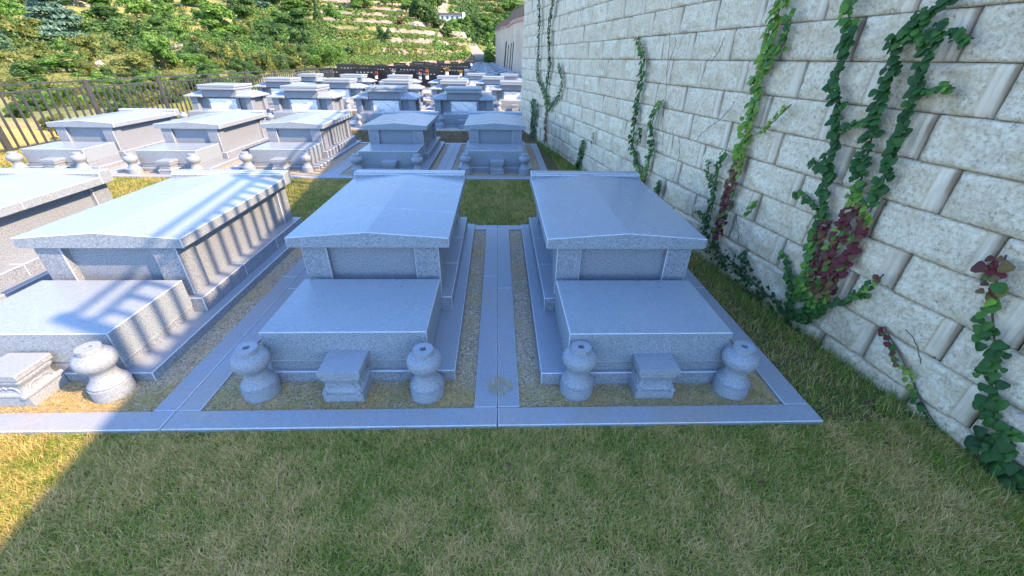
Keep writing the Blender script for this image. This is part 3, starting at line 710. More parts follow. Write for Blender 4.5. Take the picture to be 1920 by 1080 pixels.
for c in PC:
    rr = np.array([r for _, r in PROF[c]]); zz = np.array([CAM.z + r * el(c, y) for y, r in PROF[c]])
    z = np.interp(RG, rr, zz); z = np.where(RG < rr[0], zz[0] - .02 * (rr[0] - RG), z)
    if c >= 640: z = np.where(RG < rr[0], np.minimum(z, -2.2), z)
    k = np.ones(9) / 9; z = np.convolve(np.pad(z, 4, mode='edge'), k, 'valid'); prof.append(z)
prof = np.array(prof)
def smooth(a, b, x): t_ = np.clip((x - a) / (b - a), 0, 1); return t_ * t_ * (3 - 2 * t_)
AZ_ROAD = az(885)
def hill_z(a, r):
    """height of the hillside at azimuth a and distance r from the camera (arrays)"""
    a = np.asarray(a, float); r = np.asarray(r, float)
    ai = np.clip(np.interp(a, PAZ, np.arange(len(PC))), 0, len(PC) - 1.0001); i = ai.astype(int); f = ai - i; f = f * f * (3 - 2 * f)
    ri = np.clip(np.interp(r, RG, np.arange(len(RG))), 0, len(RG) - 1.0001); j = ri.astype(int); g = ri - j
    z = (prof[i, j] * (1 - g) + prof[i, j + 1] * g) * (1 - f) + (prof[i + 1, j] * (1 - g) + prof[i + 1, j + 1] * g) * f
    x, y = r * np.sin(a), r * np.cos(a)
    z = z + (fbm(x * .06, y * .06, 1.5, 3) - .5) * 2.2 * smooth(14, 45, r) * (1 - .75 * smooth(az(560), az(680), a))
    # dry stone terraces
    cen = smooth(az(470), az(640), a) * (1 - smooth(az(862), az(880), a)) * smooth(60, 74, r)
    left_ = .55 * smooth(.5, .62, fbm(x * .03, y * .03, 8.2, 2)) * (1 - smooth(az(480), az(640), a)) * smooth(35, 50, r)
    far_ = smooth(az(885), az(900), a) * smooth(190, 205, r)
    wgt = np.clip(np.maximum(np.maximum(cen, left_), far_), 0, 1)
    h = np.where(r > 195, 3.8, 2.55); zz = z / h + .16 * fbm(x * .02, y * .02, 4.1, 2) + .003 * x
    fr = zz - np.floor(zz); stp = np.where(fr > .86, .30 + .70 * (fr - .86) / .14, .30 * fr / .86)
    zt = z + (stp - fr) * h
    # the road cuts through
    rd = np.exp(-((a - AZ_ROAD) / .02) ** 2)
    z = z * (1 - wgt) + zt * wgt
    # keep it under the terrace
    xl = np.interp(y, [-20, 24, 26, 40, 85, 115, 142], [-10.2, -10.2, -10.6, -17.5, -17.6, -12.6, -6.0])
    return np.where((x > xl) & (y < 143) & (x < 16), np.minimum(z, -2.2 - .012 * np.maximum(y, 0)), z)
AG = np.linspace(R(-62), R(30), 520)
A_, R_ = np.meshgrid(AG, RG, indexing='ij')
Z_ = hill_z(A_, R_)
V = np.stack([CAM.x + R_ * np.sin(A_), CAM.y + R_ * np.cos(A_), Z_], -1).reshape(-1, 3)
I = np.arange(A_.size).reshape(A_.shape)
hill = link('hillside', np_mesh('hillside', V, [np.stack([I[:-1, :-1], I[1:, :-1], I[1:, 1:], I[:-1, 1:]], -1).reshape(-1, 4)], M['hill'], smooth=False)); tag(hill, kind='structure')
def hill_pt(px, r, dz=0.0):
    a = az(px); return Vector((CAM.x + r * math.sin(a), CAM.y + r * math.cos(a), float(hill_z(a, r)) + dz))
def r_at(px, py):
    """distance at which the hillside passes through this place"""
    i = int(np.clip(np.interp(px, PC, range(len(PC))), 0, len(PC) - 2)); f = (px - PC[i]) / (PC[i + 1] - PC[i]); out = []
    for c in (PC[i], PC[i + 1]):
        q = sorted(PROF[c]); out.append(np.interp(py, [a for a, _ in q], [b for _, b in q]))
    return float(out[0] * (1 - f) + out[1] * f)

# road up the valley
rv = []; rf = []
road = [(903, 112.5, 3.6), (900, 108, 3.4), (895, 102, 3.4), (890, 95, 3.4), (885, 87, 3.4), (879, 79, 3.4), (870, 71, 3.4), (858, 65, 3.4), (846, 60, 3.4), (832, 57, 3.4)]
RP = []
for (x0, y0, w0), (x1, y1, w1) in zip(road, road[1:]):
    for q in range(6):
        f = q / 6; RP.append((x0 + (x1 - x0) * f, r_at(x0 + (x1 - x0) * f, y0 + (y1 - y0) * f), w0 + (w1 - w0) * f))
for i, (px, r, wd) in enumerate(RP):
    p = hill_pt(px, r, .3); q = hill_pt(RP[min(i + 1, len(RP) - 1)][0], RP[min(i + 1, len(RP) - 1)][1]); o_ = hill_pt(RP[max(i - 1, 0)][0], RP[max(i - 1, 0)][1])
    d = (q - o_); d.z = 0; d.normalize(); n = Vector((-d.y, d.x, 0)) * wd * .62
    rv += [p + n + Vector((0, 0, .25)), p - n + Vector((0, 0, .25)), p + n - Vector((0, 0, 2)), p - n - Vector((0, 0, 2))]
for i in range(len(RP) - 1):
    a = 4 * i; rf += [(a, a + 1, a + 5, a + 4), (a + 2, a, a + 4, a + 6), (a + 1, a + 3, a + 7, a + 5)]
tag(MB().add(rv, rf).build('road', M['road']), kind='structure')

# ------------------------------------------------------------------ trees
def leaf_cloud(lobes, n, size, tint_mode=None, flat_=0.0):
    """quads near the surface of several ellipsoids"""
    vol = np.array([l[3] * l[4] * l[5] for l in lobes]) ** .66; pick = RNG.choice(len(lobes), n, p=vol / vol.sum())
    L = np.array(lobes)[pick]; d = RNG.normal(size=(n, 3)); d /= np.linalg.norm(d, axis=1)[:, None]
    d[:, 2] = np.where(d[:, 2] < -.35, -d[:, 2], d[:, 2])
    rad = RNG.uniform(.55, 1.06, n) ** .6
    c = L[:, :3] + d * L[:, 3:6] * rad[:, None]
    nr = d * (1 - flat_) + np.array([0, 0, 1.0]) * flat_ + RNG.normal(size=(n, 3)) * .45; nr /= np.linalg.norm(nr, axis=1)[:, None]
    a = np.cross(nr, RNG.normal(size=(n, 3))); a /= np.linalg.norm(a, axis=1)[:, None]; b = np.cross(nr, a)
    s = size * RNG.uniform(.6, 1.35, n)[:, None]
    V = np.stack([c - a * s, c - b * s * .55, c + a * s, c + b * s * .55], 1).reshape(-1, 3)
    F = np.arange(4 * n).reshape(n, 4)
    tint = np.clip(.5 + RNG.normal(size=n) * .2 + (fbm(c[:, 0] * 5, c[:, 1] * 5, c[:, 2] * 5, 2) - .5) * .9, 0, 1)
    return V, F, np.repeat(tint, 4)
def trunk_mesh(name, h=.5, r=.035, limbs=5, spread=.3):
    b = MB(); b.tube([(0, 0, -.12), (.01, 0, h * .5), (-.01, .01, h)], [r, r * .75, r * .4], 7)
    for q in range(limbs):
        a = 2.4 * q; z = h * (.4 + .11 * q); b.tube([(0, 0, z), (spread * .5 * math.cos(a), spread * .5 * math.sin(a), z + .1), (spread * math.cos(a), spread * math.sin(a), z + .22)], [r * .5, r * .35, r * .15], 5)
    return b.mesh(name, M['bark'])
KINDS = {}
def kind(name, mat, lobes, n, size, trunk, flat_=0.0):
    V, F, tn = leaf_cloud(lobes, n, size, None, flat_); KINDS[name] = (np_mesh(name + ' crown', V, [F], mat, {'tint': tn}), trunk)
def rl(n, rx=.32, rz=.25, z0=.35, z1=.8, sp=.3):
    return [(random.uniform(-sp, sp), random.uniform(-sp, sp), random.uniform(z0, z1), rx * random.uniform(.55, 1), rx * random.uniform(.55, 1), rz * random.uniform(.6, 1)) for _ in range(n)]
tk = trunk_mesh('tree trunk'); tkb = trunk_mesh('bare trunk', .8, .025, 4, .2)
for q in range(3):
    kind('green%d' % q, M['tree_green'], rl(11, .24, .2, .22, .84, .33), 4200, .038, tk)
    kind('dark%d' % q, M['tree_dark'], rl(11, .24, .2, .18, .84, .33), 4400, .038, tk)
    kind('olive%d' % q, M['tree_olive'], rl(11, .24, .19, .18, .82, .33), 4200, .038, tk)
ced = [(random.uniform(-.28, .28) * (1.1 - z), random.uniform(-.28, .28) * (1.1 - z), z, .30 * (1.25 - z), .30 * (1.25 - z), .05) for z in np.repeat(np.linspace(.18, .95, 10), 3)]
kind('cedar', M['tree_blue'], ced, 6500, .034, tk, .55)
kind('cone', M['tree_dark'], [(0, 0, z, .42 * (1.02 - z), .42 * (1.02 - z), .1) for z in np.linspace(.12, .95, 9)], 2400, .04, tk)
kind('conegreen', M['tree_olive'], [(0, 0, z, .42 * (1.02 - z) + .03, .42 * (1.02 - z) + .03, .1) for z in np.linspace(.12, .95, 9)], 2400, .04, tk)
kind('pine', M['tree_blue'], [(random.uniform(-.25, .25), random.uniform(-.25, .25), random.uniform(.55, .95), .2, .2, .07) for _ in range(9)], 2200, .04, tkb, .4)
kind('brown', M['tree_brown'], rl(7, .26, .2, .25, .75, .28), 1600, .045, tk)
LAB = {'green': 'leafy bright green tree', 'dark': 'dense dark green tree', 'olive': 'olive green rounded tree', 'cedar': 'broad layered blue green cedar', 'cone': 'dark narrow conifer', 'conegreen': 'yellow green conical conifer', 'pine': 'thin blue green pine with bare stem', 'brown': 'orange brown rounded bush'}
TREES = [  # px of the crown's middle, foot, width, height, kind
 (40, 40, 80, 50, 'green'), (127, 80, 112, 100, 'cedar'), (47, 92, 80, 58, 'olive'), (118, 99, 42, 28, 'green'), (163, 124, 54, 54, 'olive'), (235, 86, 100, 50, 'dark'), (235, 46, 104, 32, 'dark'), (298, 70, 52, 32, 'dark'),
 (68, 122, 68, 30, 'olive'), (105, 144, 92, 32, 'green'), (35, 160, 86, 42, 'dark'), (240, 147, 70, 42, 'olive'), (300, 142, 54, 62, 'green'), (222, 108, 34, 24, 'olive'), (127, 114, 20, 20, 'dark'), (8, 104, 36, 40, 'cedar'),
 (230, 20, 64, 30, 'green'), (290, 32, 54, 34, 'green'), (185, 150, 40, 26, 'dark'), (150, 158, 60, 26, 'green'), (20, 60, 40, 30, 'olive'), (180, 20, 50, 40, 'green'),
 (415, 76, 100, 56, 'green'), (331, 30, 34, 32, 'green'), (333, 49, 24, 22, 'dark'), (355, 62, 26, 18, 'olive'), (340, 94, 44, 40, 'green'), (393, 89, 54, 20, 'green'), (436, 92, 30, 28, 'dark'), (494, 103, 46, 28, 'dark'), (522, 89, 40, 22, 'dark'),
 (519, 72, 60, 24, 'dark'), (515, 38, 30, 32, 'pine'), (558, 62, 62, 36, 'dark'), (568, 90, 44, 40, 'dark'), (470, 82, 38, 42, 'olive'), (540, 107, 42, 22, 'green'), (565, 107, 40, 24, 'dark'), (592, 106, 40, 24, 'dark'), (616, 107, 34, 28, 'dark'),
 (405, 137, 52, 48, 'olive'), (447, 137, 30, 44, 'conegreen'), (476, 137, 34, 34, 'olive'), (500, 137, 26, 38, 'conegreen'), (526, 136, 30, 38, 'cone'), (556, 133, 36, 24, 'olive'), (590, 131, 42, 26, 'olive'), (425, 120, 50, 34, 'dark'),
 (470, 38, 60, 40, 'dark'), (565, 24, 66, 20, 'green'), (608, 39, 28, 36, 'cone'), (640, 40, 34, 30, 'green'), (724, 83, 24, 32, 'dark'), (755, 45, 20, 18, 'brown'), (786, 42, 42, 46, 'dark'), (803, 48, 40, 44, 'dark'), (770, 22, 40, 30, 'green'),
 (915, 113, 30, 36, 'green'), (626, 108, 22, 28, 'dark'), (651, 94, 30, 20, 'dark'), (745, 12, 46, 26, 'green'), (820, 52, 34, 26, 'dark'), (838, 62, 30, 20, 'dark'), (850, 54, 34, 22, 'green'), (872, 58, 36, 22, 'green'),
 (893, 62, 34, 24, 'dark'), (912, 66, 34, 24, 'green'), (930, 70, 34, 24, 'green'), (888, 46, 32, 18, 'dark'), (908, 48, 34, 20, 'green'), (928, 50, 30, 20, 'dark'), (945, 58, 30, 24, 'green'), (955, 44, 34, 20, 'dark'), (905, 78, 26, 20, 'dark'), (925, 84, 30, 22, 'green'), (893, 88, 20, 18, 'dark'),
 (808, 20, 34, 30, 'green'), (826, 14, 30, 20, 'dark'), (958, 24, 34, 20, 'green'), (935, 26, 28, 16, 'olive'), (690, 14, 46, 26, 'green'), (345, 14, 60, 30, 'dark'), (400, 18, 70, 34, 'green'), (530, 12, 50, 26, 'dark'), (590, 14, 40, 20, 'olive'),
 (60, 12, 70, 34, 'green'), (270, 60, 40, 22, 'olive'), (375, 112, 44, 34, 'olive'), (350, 128, 40, 40, 'dark'), (12, 130, 50, 36, 'olive'), (70, 180, 70, 34, 'olive'), (165, 172, 60, 26, 'olive'), (230, 168, 60, 30, 'dark'), (15, 205, 50, 36, 'dark'), (110, 205, 40, 26, 'green'), (275, 175, 50, 30, 'olive'), (40, 235, 40, 22, 'olive'), (330, 168, 46, 30, 'dark'), (380, 152, 50, 30, 'dark')]
for nm, mt in (('bushgreen', 'tree_green'), ('busholive', 'tree_olive'), ('bushdark', 'tree_dark')):
    kind(nm, M[mt], rl(14, .22, .24, .12, .72, .34), 9000, .021, tk)
LAB.update({'bushgreen': 'leafy green bush', 'busholive': 'dry olive green bush', 'bushdark': 'dense dark green bush'})
_r = random.Random(5)
for px0, px1, py0, py1, n in ((-40, 130, 165, 262, 17), (120, 300, 140, 215, 17), (290, 470, 122, 175, 16), (460, 640, 116, 146, 14)):
    for q in range(n):
        py = _r.uniform(py0, py1); px = px0 + (px1 - px0) * (q + _r.random()) / n
        if px < 120 and 195 < py and _r.random() < .55: continue            # the open yellow bank by the fence
        TREES.append((px, py, _r.uniform(38, 66), _r.uniform(24, 42), _r.choice(['bushgreen', 'busholive', 'busholive', 'bushdark', 'bushdark'])))
seen_kind = {}
cnt = {}
for px, py, wd, ht, kd in TREES:
    r = r_at(px, py); p = hill_pt(px, r, -.1)
    D = (p - CAM).dot(FWD); mpp = D / F_PX                     # metres per pixel there
    vs_ = kd + str(random.randrange(3)) if kd in ('green', 'dark', 'olive') else kd
    cr, tr = KINDS[vs_]
    cl = 1.0 / max(.6, math.cos(math.atan((px - 960) / F_PX)))
    where = 'below the fence line' if py > 125 and px < 640 else 'on the upper hillside' if py < 45 else 'on the middle hillside'
    if px > 810: where = 'beside the valley road' if py > 50 else 'on the far valley slope'
    elif px > 600: where = 'on the stone terraces'
    lab = LAB[kd] + ' ' + where
    if kd == 'cedar': lab = 'broad layered blue green cedar, largest tree at upper left' if wd > 80 else 'smaller layered blue green cedar at the left edge'
    root = empty('hillside_tree', p, lab, 'tree', 'trees on the hillside', random.uniform(0, 6.3))
    root.scale = (wd * mpp * 1.05 / cl ** .5, wd * mpp * 1.05 / cl ** .5, ht * mpp * 1.08)
    link('crown', cr, root); link('trunk', tr, root)

# uncountable scrub and hedges along the terraces
def scrub(name, n, pxr, rr, size, mat, q, seed, cond=None, hmul=1.0, quad=.16):
    px = RNG.uniform(*pxr, n); a = np.interp(px, np.linspace(-160, 1300, 60), [az(c) for c in np.linspace(-160, 1300, 60)])
    r = RNG.uniform(rr[0] ** .8, rr[1] ** .8, n) ** 1.25
    z = hill_z(a, r); z2 = hill_z(a, r + .5); slope = (z2 - z) / .5
    x, y = CAM.x + r * np.sin(a), CAM.y + r * np.cos(a)
    keep = ((slope < .75) | (fbm(x * .16, y * .16, seed + 2, 2) > .60)) & (fbm(x * .07, y * .07, seed, 3) > cond) & (np.abs(px - np.interp(r, [b[1] for b in RP], [b[0] for b in RP])) > 14)
    x, y, z, r = x[keep], y[keep], z[keep], r[keep]; m = len(x)
    s = size * RNG.uniform(.5, 1.3, m)
    d = RNG.normal(size=(m, q, 3)); d /= np.linalg.norm(d, axis=2)[..., None]; d[..., 2] = np.abs(d[..., 2]) * hmul
    c = np.stack([x, y, z], -1)[:, None, :] + d * s[:, None, None] * RNG.uniform(.4, 1.0, (m, q, 1)) ** .5
    nr = d + RNG.normal(size=d.shape) * .5; nr /= np.linalg.norm(nr, axis=2)[..., None]
    aa = np.cross(nr, RNG.normal(size=d.shape)); aa /= np.linalg.norm(aa, axis=2)[..., None]; bb = np.cross(nr, aa)
    ls = quad * RNG.uniform(.6, 1.4, (m, q, 1)) * np.clip(r / 80, .5, 2.0)[:, None, None]
    V = np.stack([c - aa * ls, c - bb * ls * .6, c + aa * ls, c + bb * ls * .6], 2).reshape(-1, 3)
    tint = np.clip(RNG.normal(.5, .2, (m, q)) + RNG.normal(0, .2, (m, 1)), 0, 1)
    o = link(name, np_mesh(name, V, [np.arange(len(V)).reshape(-1, 4)], mat, {'tint': np.repeat(tint.ravel(), 4)})); return tag(o, kind='stuff')
scrub('terrace_shrubs', 10500, (470, 872), (64, 215), .62, M['tree_green'], 26, 3.3, .33, 1, .12)
scrub('terrace_hedge', 6500, (470, 872), (64, 215), .72, M['tree_olive'], 26, 6.1, .36, 1, .12)
scrub('dry_tussocks', 3600, (-160, 640), (13, 75), .26, M['tree_olive'], 22, 1.4, .42, 1.2, .09)
scrub('terrace_grass_tufts', 2600, (560, 870), (62, 125), .35, M['tree_olive'], 20, 2.9, .36, 1.2, .12)
scrub('hillside_scrub', 1100, (-160, 640), (62, 190), 1.1, M['tree_olive'], 60, 9.4, .50, 1, .13)
scrub('hillside_bushes', 1300, (-160, 640), (58, 200), 1.5, M['tree_green'], 80, 2.2, .53, 1, .14)
scrub('hillside_thicket', 700, (-160, 640), (58, 200), 1.9, M['tree_dark'], 110, 6.6, .54, 1, .14)
scrub('valley_forest', 3000, (815, 1000), (175, 400), 2.2, M['tree_dark'], 40, 5.7, .38, 1, .2)
scrub('valley_scrub', 1800, (815, 1000), (120, 400), 1.8, M['tree_green'], 36, 7.7, .40, 1, .2)
# rock outcrops and the hut, gate
def rock(px, py, wd, ht, label):
    r = r_at(px, py); p = hill_pt(px, r); mpp = (p - CAM).dot(FWD) / F_PX
    bm = bmesh.new(); bmesh.ops.create_icosphere(bm, subdivisions=4, radius=1)
    for v in bm.verts:
        c = v.co; k = float(fbm(c.x * 1.6 + px, c.y * 1.6, c.z * 1.6 + 5, 4)); k2 = float(vnoise(c.x * 1.2 + px, c.y * 1.2 + 3, c.z * 3)); v.co = c * (.55 + .65 * k + .2 * (k2 > .5))
    me = bpy.data.meshes.new('rock_outcrop'); bm.to_mesh(me); bm.free(); me.materials.append(M['stucco'])
    o = link('rock_outcrop', me, None, p + Vector((0, 0, ht * mpp * .2))); o.scale = (wd * mpp * .62, wd * mpp * .5, ht * mpp * .8); o.rotation_euler.z = random.uniform(0, 1); tag(o, label, 'rock', 'pale rocks on the hillside')
rock(345, 106, 56, 16, 'wide pale rock outcrop in dry grass above the fence'); rock(188, 16, 24, 9, 'pale rock slab right of the big cedar'); rock(376, 124, 12, 7, 'small white boulder in dry grass below the rock outcrop')
rock(786, 48, 20, 10, 'pale rock face right of the brown bush on terraces'); rock(175, 128, 12, 12, 'brownish boulder between bushes above the fence'); rock(700, 38, 18, 6, 'flat pale rock high on the terraces'); rock(70, 46, 26, 5, 'thin pale rock ledge left of the cedar')
p = hill_pt(848, r_at(848, 40)); mpp = (p - CAM).dot(FWD) / F_PX
hs = empty('hill_house', p, 'small pale blue house with flat dark roof on the far valley slope', 'house', None, .15)
W_ = 40 * mpp; H_ = 11 * mpp
MB().box(-W_ / 2, W_ / 2, 0, W_ * .5, -3, H_).build('house_walls', M['housewall'], hs)
MB().box(-W_ / 2 - .4, W_ / 2 + .4, -.5, W_ * .5 + .4, H_ + .002, H_ + .5).build('roof', M['roofdark'], hs)
for q in range(4): MB().box(-W_ * .42 + q * W_ * .23, -W_ * .42 + q * W_ * .23 + W_ * .1, -.06, -.003, H_ * .35, H_ * .8).build('window', M['glass'], hs)
MB().box(W_ / 2 + .5, W_ / 2 + 1.6, .2, 1.5, -2, H_ + 1).build('gate_pillar', M['white'], hs)
pg = hill_pt(897, r_at(897, 111)); mpp = (pg - CAM).dot(FWD) / F_PX
gt = empty('road_gate', pg, 'grey barred gate with a red end post at the foot of valley road', 'gate', None, .1)
b = MB()
for q in range(16): b.box(-1.6 + q * .2, -1.6 + q * .2 + .05, -.03, .03, .0, 1.25)
b.box(-1.65, 1.6, -.031, .031, 1.2501, 1.33); b.build('gate_bars', M['metal'], gt)
MB().box(1.65, 1.9, -.12, .12, -.3, 1.6).build('gate_post', M['redpost'], gt)

# ------------------------------------------------------------------ grass
def grass(name, n, xr, yr, L, wid, mat, lean, dry, keep=None, seed=0.0, zoff=-.028):
    x = RNG.uniform(*xr, n); y = RNG.uniform(*yr, n)
    if keep is not None:
        k = keep(x, y); x, y = x[k], y[k]
    n = len(x); z = np.where(y > 4, -.008 * (y - 4), 0) + zoff
    cl = fbm(x * 3.4 + seed, y * 3.4, seed, 4); cl2 = fbm(x * 13 + seed, y * 13, seed + 3, 3)
    ln = L * RNG.uniform(.45, 1.35, n) * (.65 + .7 * cl2)
    ph = RNG.uniform(0, 2 * np.pi, n) + fbm(x * 3.3, y * 3.3, seed + 11, 2) * 3; le = np.clip(RNG.normal(lean, .25, n), .1, 1.35)
    dx, dy = np.cos(ph), np.sin(ph); sx, sy = -dy, dx
    cur = RNG.normal(0, .25, n)
    pts = []
    for t_, wf in ((0, 1), (.45, .85), (1, 0)):
        hx = ln * np.sin(le * (.5 + .5 * t_)) * t_; hz = ln * np.cos(le * (.35 + .65 * t_)) * t_
        bx, by = x + dx * hx + sx * cur * ln * t_ * t_, y + dy * hx + sy * cur * ln * t_ * t_; bz = z + np.maximum(hz, .002 + .004 * t_)
        if wf:
            wv = wid * wf * RNG.uniform(.7, 1.3, n) * .5; pts += [(bx - sx * wv, by - sy * wv, bz), (bx + sx * wv, by + sy * wv, bz)]
        else: pts.append((bx, by, bz))
    V = np.stack([np.stack(p, -1) for p in pts], 1).reshape(-1, 3)
    B = np.arange(n)[:, None] * 5
    dv = np.clip(dry + (cl - .5) * .55 + (cl2 - .5) * .6 + RNG.normal(0, .26, n) + .40 * (RNG.random(n) < .14), 0, 1)
    o = link(name, np_mesh(name, V, [B + np.array([[0, 1, 3, 2]]), B + np.array([[2, 3, 4]])], mat, {'dry': np.repeat(dv, 5)})); return tag(o, kind='stuff')
wallx = lambda y: WA - WB * y
grass('lawn_grass', 300000, (-3.0, 2.6), (-1.15, -.112), .036, .0025, M['grass'], .9, .54, lambda x, y: x < wallx(y) + .02, 1.0)
grass('side_lawn_grass', 60000, (-6.5, -3.0), (-1.6, -.112), .045, .0034, M['grass'], .9, .5, None, 1.0)
grass('verge_grass', 90000, (1.0, 2.45), (-.13, 9.3), .055, .003, M['grass'], .8, .42, lambda x, y: (x < wallx(y) + .02) & (x > np.where(y < 2.62, 1.668, np.where(y < 4.5, 1.668, .81))), 2.0)
grass('wall_foot_grass', 42000, (.6, 2.45), (-1.1, 9.3), .095, .0034, M['grass'], .5, .08, lambda x, y: (x < wallx(y) + .01) & (x > wallx(y) - .16 - .14 * fbm(y * 2.3, y * 0, 4.4, 2)) & (x > np.where(y < 2.62, 1.66, .82)), 3.0)
grass('aisle_grass', 230000, (-8.6, 1.667), (2.63, 4.52), .042, .0032, M['grass'], .75, .42, None, 4.0)
grass('dead_grass', 60000, (-7.8, .8), (7.31, 9.15), .06, .005, M['dead'], .9, .4, None, 5.0)
grass('edge_grass', 60000, (-9.0, -7.3), (3.5, 14), .07, .006, M['grass'], .7, .5, lambda x, y: (x < -8.45) | (y < 9.1) & (x < -7.55), 6.0)
grass('dead_clippings', 20000, (-2.9, 1.53), (.004, .25), .030, .0016, M['grass'], 1.4, .72, lambda x, y: (np.abs(((x + .0) + PITCHX / 2) % PITCHX - PITCHX / 2) > .125) & (RNG.random(len(x)) < np.clip(1.3 - y * 5, .05, 1)), 7.0, -.011)
grass('straw_heap', 420, (-.09, .10), (.07, .25), .05, .0016, M['grass'], 1.4, .85, lambda x, y: ((x - .015) / .075) ** 2 + ((y - .155) / .075) ** 2 + .5 * RNG.random(len(x)) < 1, 8.0, .003)
lf = MB(); lf.add([(-.02, -.012, .004), (.0, -.018, .012), (.022, -.006, .006), (.018, .012, .014), (-.004, .018, .004), (-.024, .006, .012)], [(0, 1, 2, 3, 4, 5)])
tag(lf.build('dry_leaf', M['brown'], None, on_z(1046, 709) + Vector((-.01, -.01, 0))), 'curled dark brown dry leaf on the gravel beside a stone vase', 'leaf')

for i_, (px, py, ds) in enumerate([(1428, 905, 'on the lawn below the right tomb'), (1585, 800, 'on the grass beyond the kerb corner'), (1662, 832, 'on the grass near the trailing vine'), (955, 872, 'on the lawn below the path seam')]):
    o = link('dry_leaf', bpy.data.objects['dry_leaf'].data, None, on_z(px, py, .004)); o.rotation_euler = (.2, .15, i_ * 1.7); o.scale = (.5, .5, .5); tag(o, 'small curled brown dry leaf ' + ds, 'leaf', 'dry leaves on the ground')
# ------------------------------------------------------------------ climbing vines on the block wall
def leaf_poly(seed):
    pts = []
    for q in range(11):
        a = 2 * math.pi * q / 11; r = .5 * (1 + .16 * math.cos(3 * a) + .10 * math.cos(a)); pts.append((r * math.sin(a), -r * math.cos(a)))
    return pts
LP = np.array(leaf_poly(0))
def vine(label, branches, group='climbing vines on the block wall', name='climbing_vine'):
    p0 = on_wall(branches[0][0][-1][0], branches[0][0][-1][1]); p0.z = max(0, p0.z) * 0
    root = empty(name, p0, label, 'vine', group); sm = MB(); Vs, Fs, T = [], [], []; base = 0
    for path, dens, size, wid in branches:
        pts = [(on_wall(a, b, .02), tv) for a, b, tv in [(q + (.2,))[:3] for q in path]]
        P = [q[0] - p0 for q in pts]
        sm.tube([p + NRM * .004 for p in P], [.0045] * (len(P) - 1) + [.0025], 5)
        for (a, ta), (b, tb) in zip(pts, pts[1:]):
            ln = (b - a).length; n = max(1, int(ln * dens * 1.3 + random.random()))
            for q in range(n):
                f = (q + random.random()) / n; c = a.lerp(b, f) - p0; dv = (b - a).normalized()
                side_ = Vector((-dv.z * TAN.y, 0, 0)); acr = NRM.cross(dv).normalized()
                c = c + acr * max(-1.6, min(1.6, random.gauss(0, 1))) * wid * .95 + NRM * random.uniform(.004, .04)
                up_ = (Vector((0, 0, 1)) + TAN * random.gauss(0, .45)).normalized(); nn = (NRM + Vector((0, 0, random.uniform(.0, .7))) + TAN * random.gauss(0, .3)).normalized()
                xx = up_.cross(nn).normalized(); yy = nn.cross(xx)
                s = size * random.uniform(.30, .76)
                L3 = [c + nn * .004] + [c + xx * (u * s) + yy * (v * s - .3 * s) - nn * (abs(u) * .25 * s) for u, v in LP]
                Vs += L3; Fs += [(base, base + 1 + i, base + 1 + (i + 1) % 11) for i in range(11)]; base += 12
                T += [min(1, max(0, ta + (tb - ta) * f + random.gauss(0, .09) - (.5 if ta > .84 and random.random() < .22 else 0)))] * 12
    sm.build('stem', M['bark'], root)
    if Vs: link('leaves', np_mesh('vine leaves', np.array([tuple(v) for v in Vs]), [np.array(Fs)], M['ivy'], {'tint': T}), root)
    return root
D_, Br, Rd, Mx = .15, .55, .93, .78
vine('long dark green vine at the far end of the wall with two hanging strands', [
    ([(1012, -12, D_), (1013, 40, D_), (1011, 100, D_), (1009, 140, .25), (1020, 170, .25), (1030, 195, .4)], 95, .075, .035),
    ([(1040, -12, D_), (1030, 60, D_), (1033, 120, D_), (1026, 160, .3), (1027, 210, Rd), (1024, 235, Rd), (1024, 268, .8)], 100, .075, .04), ([(1049, 118, .35), (1057, 155, .3), (1048, 180, .25), (1030, 205, .4)], 80, .07, .03)])
vine('dark bushy vine clump at the wall foot behind the second row', [([(1000, 185, .2), (1000, 225, .15), (998, 268, .1)], 150, .09, .09), ([(1009, 190, .3), (1004, 230, .15), (1002, 262, .1)], 110, .08, .06)])
vine('short vine sprig low on the wall right of the second row', [([(1096, 262, .4), (1090, 290, .25), (1084, 316, .15)], 150, .075, .035), ([(1114, 248, .4), (1113, 268, .35)], 60, .06, .02)])
vine('slender green vine on the middle of the wall, split in two strands', [
    ([(1198, 68, .9), (1203, 85, .5), (1210, 112, .3), (1203, 160, .25), (1195, 205, .2), (1190, 240, .2), (1187, 272, .25), (1196, 300, .3), (1207, 345, .8)], 95, .07, .028),
    ([(1245, 187, .6), (1228, 208, .35), (1222, 240, .25), (1228, 270, .25), (1220, 292, .4), (1210, 342, .8)], 90, .07, .03), ([(1205, 238, .3), (1201, 270, .3)], 110, .06, .02)])
vine('small dark sprigs low on the wall behind the nearest tomb', [([(1242, 340, .2), (1236, 362, .15)], 130, .06, .02), ([(1240, 338, .5), (1228, 370, .4), (1222, 392, .2)], 60, .05, .02)])
vine('bright yellow green vine on the wall turning red near its foot', [
    ([(1474, -12, Br), (1455, 40, Br), (1441, 90, Br), (1426, 140, Br), (1416, 190, .5), (1406, 235, .58), (1396, 270, .55), (1388, 305, .7), (1375, 350, .9), (1358, 400, .95), (1345, 445, .85)], 150, .072, .036),
    ([(1488, 15, .4), (1476, 70, .38), (1457, 105, .45), (1440, 125, .5)], 110, .06, .02), ([(1484, 196, .6), (1455, 224, .6), (1425, 252, .55)], 110, .035, .008),
    ([(1362, 282, .4), (1350, 312, .2), (1341, 350, .15), (1336, 392, .2), (1325, 436, .2)], 120, .05, .022), ([(1330, 300, .5), (1329, 325, .4), (1340, 348, .3)], 80, .045, .012), ([(1421, 376, .58), (1408, 396, .6), (1398, 402, .55)], 110, .045, .012),
    ([(1310, 395, .3), (1322, 405, .25), (1330, 425, .2)], 90, .05, .015)])
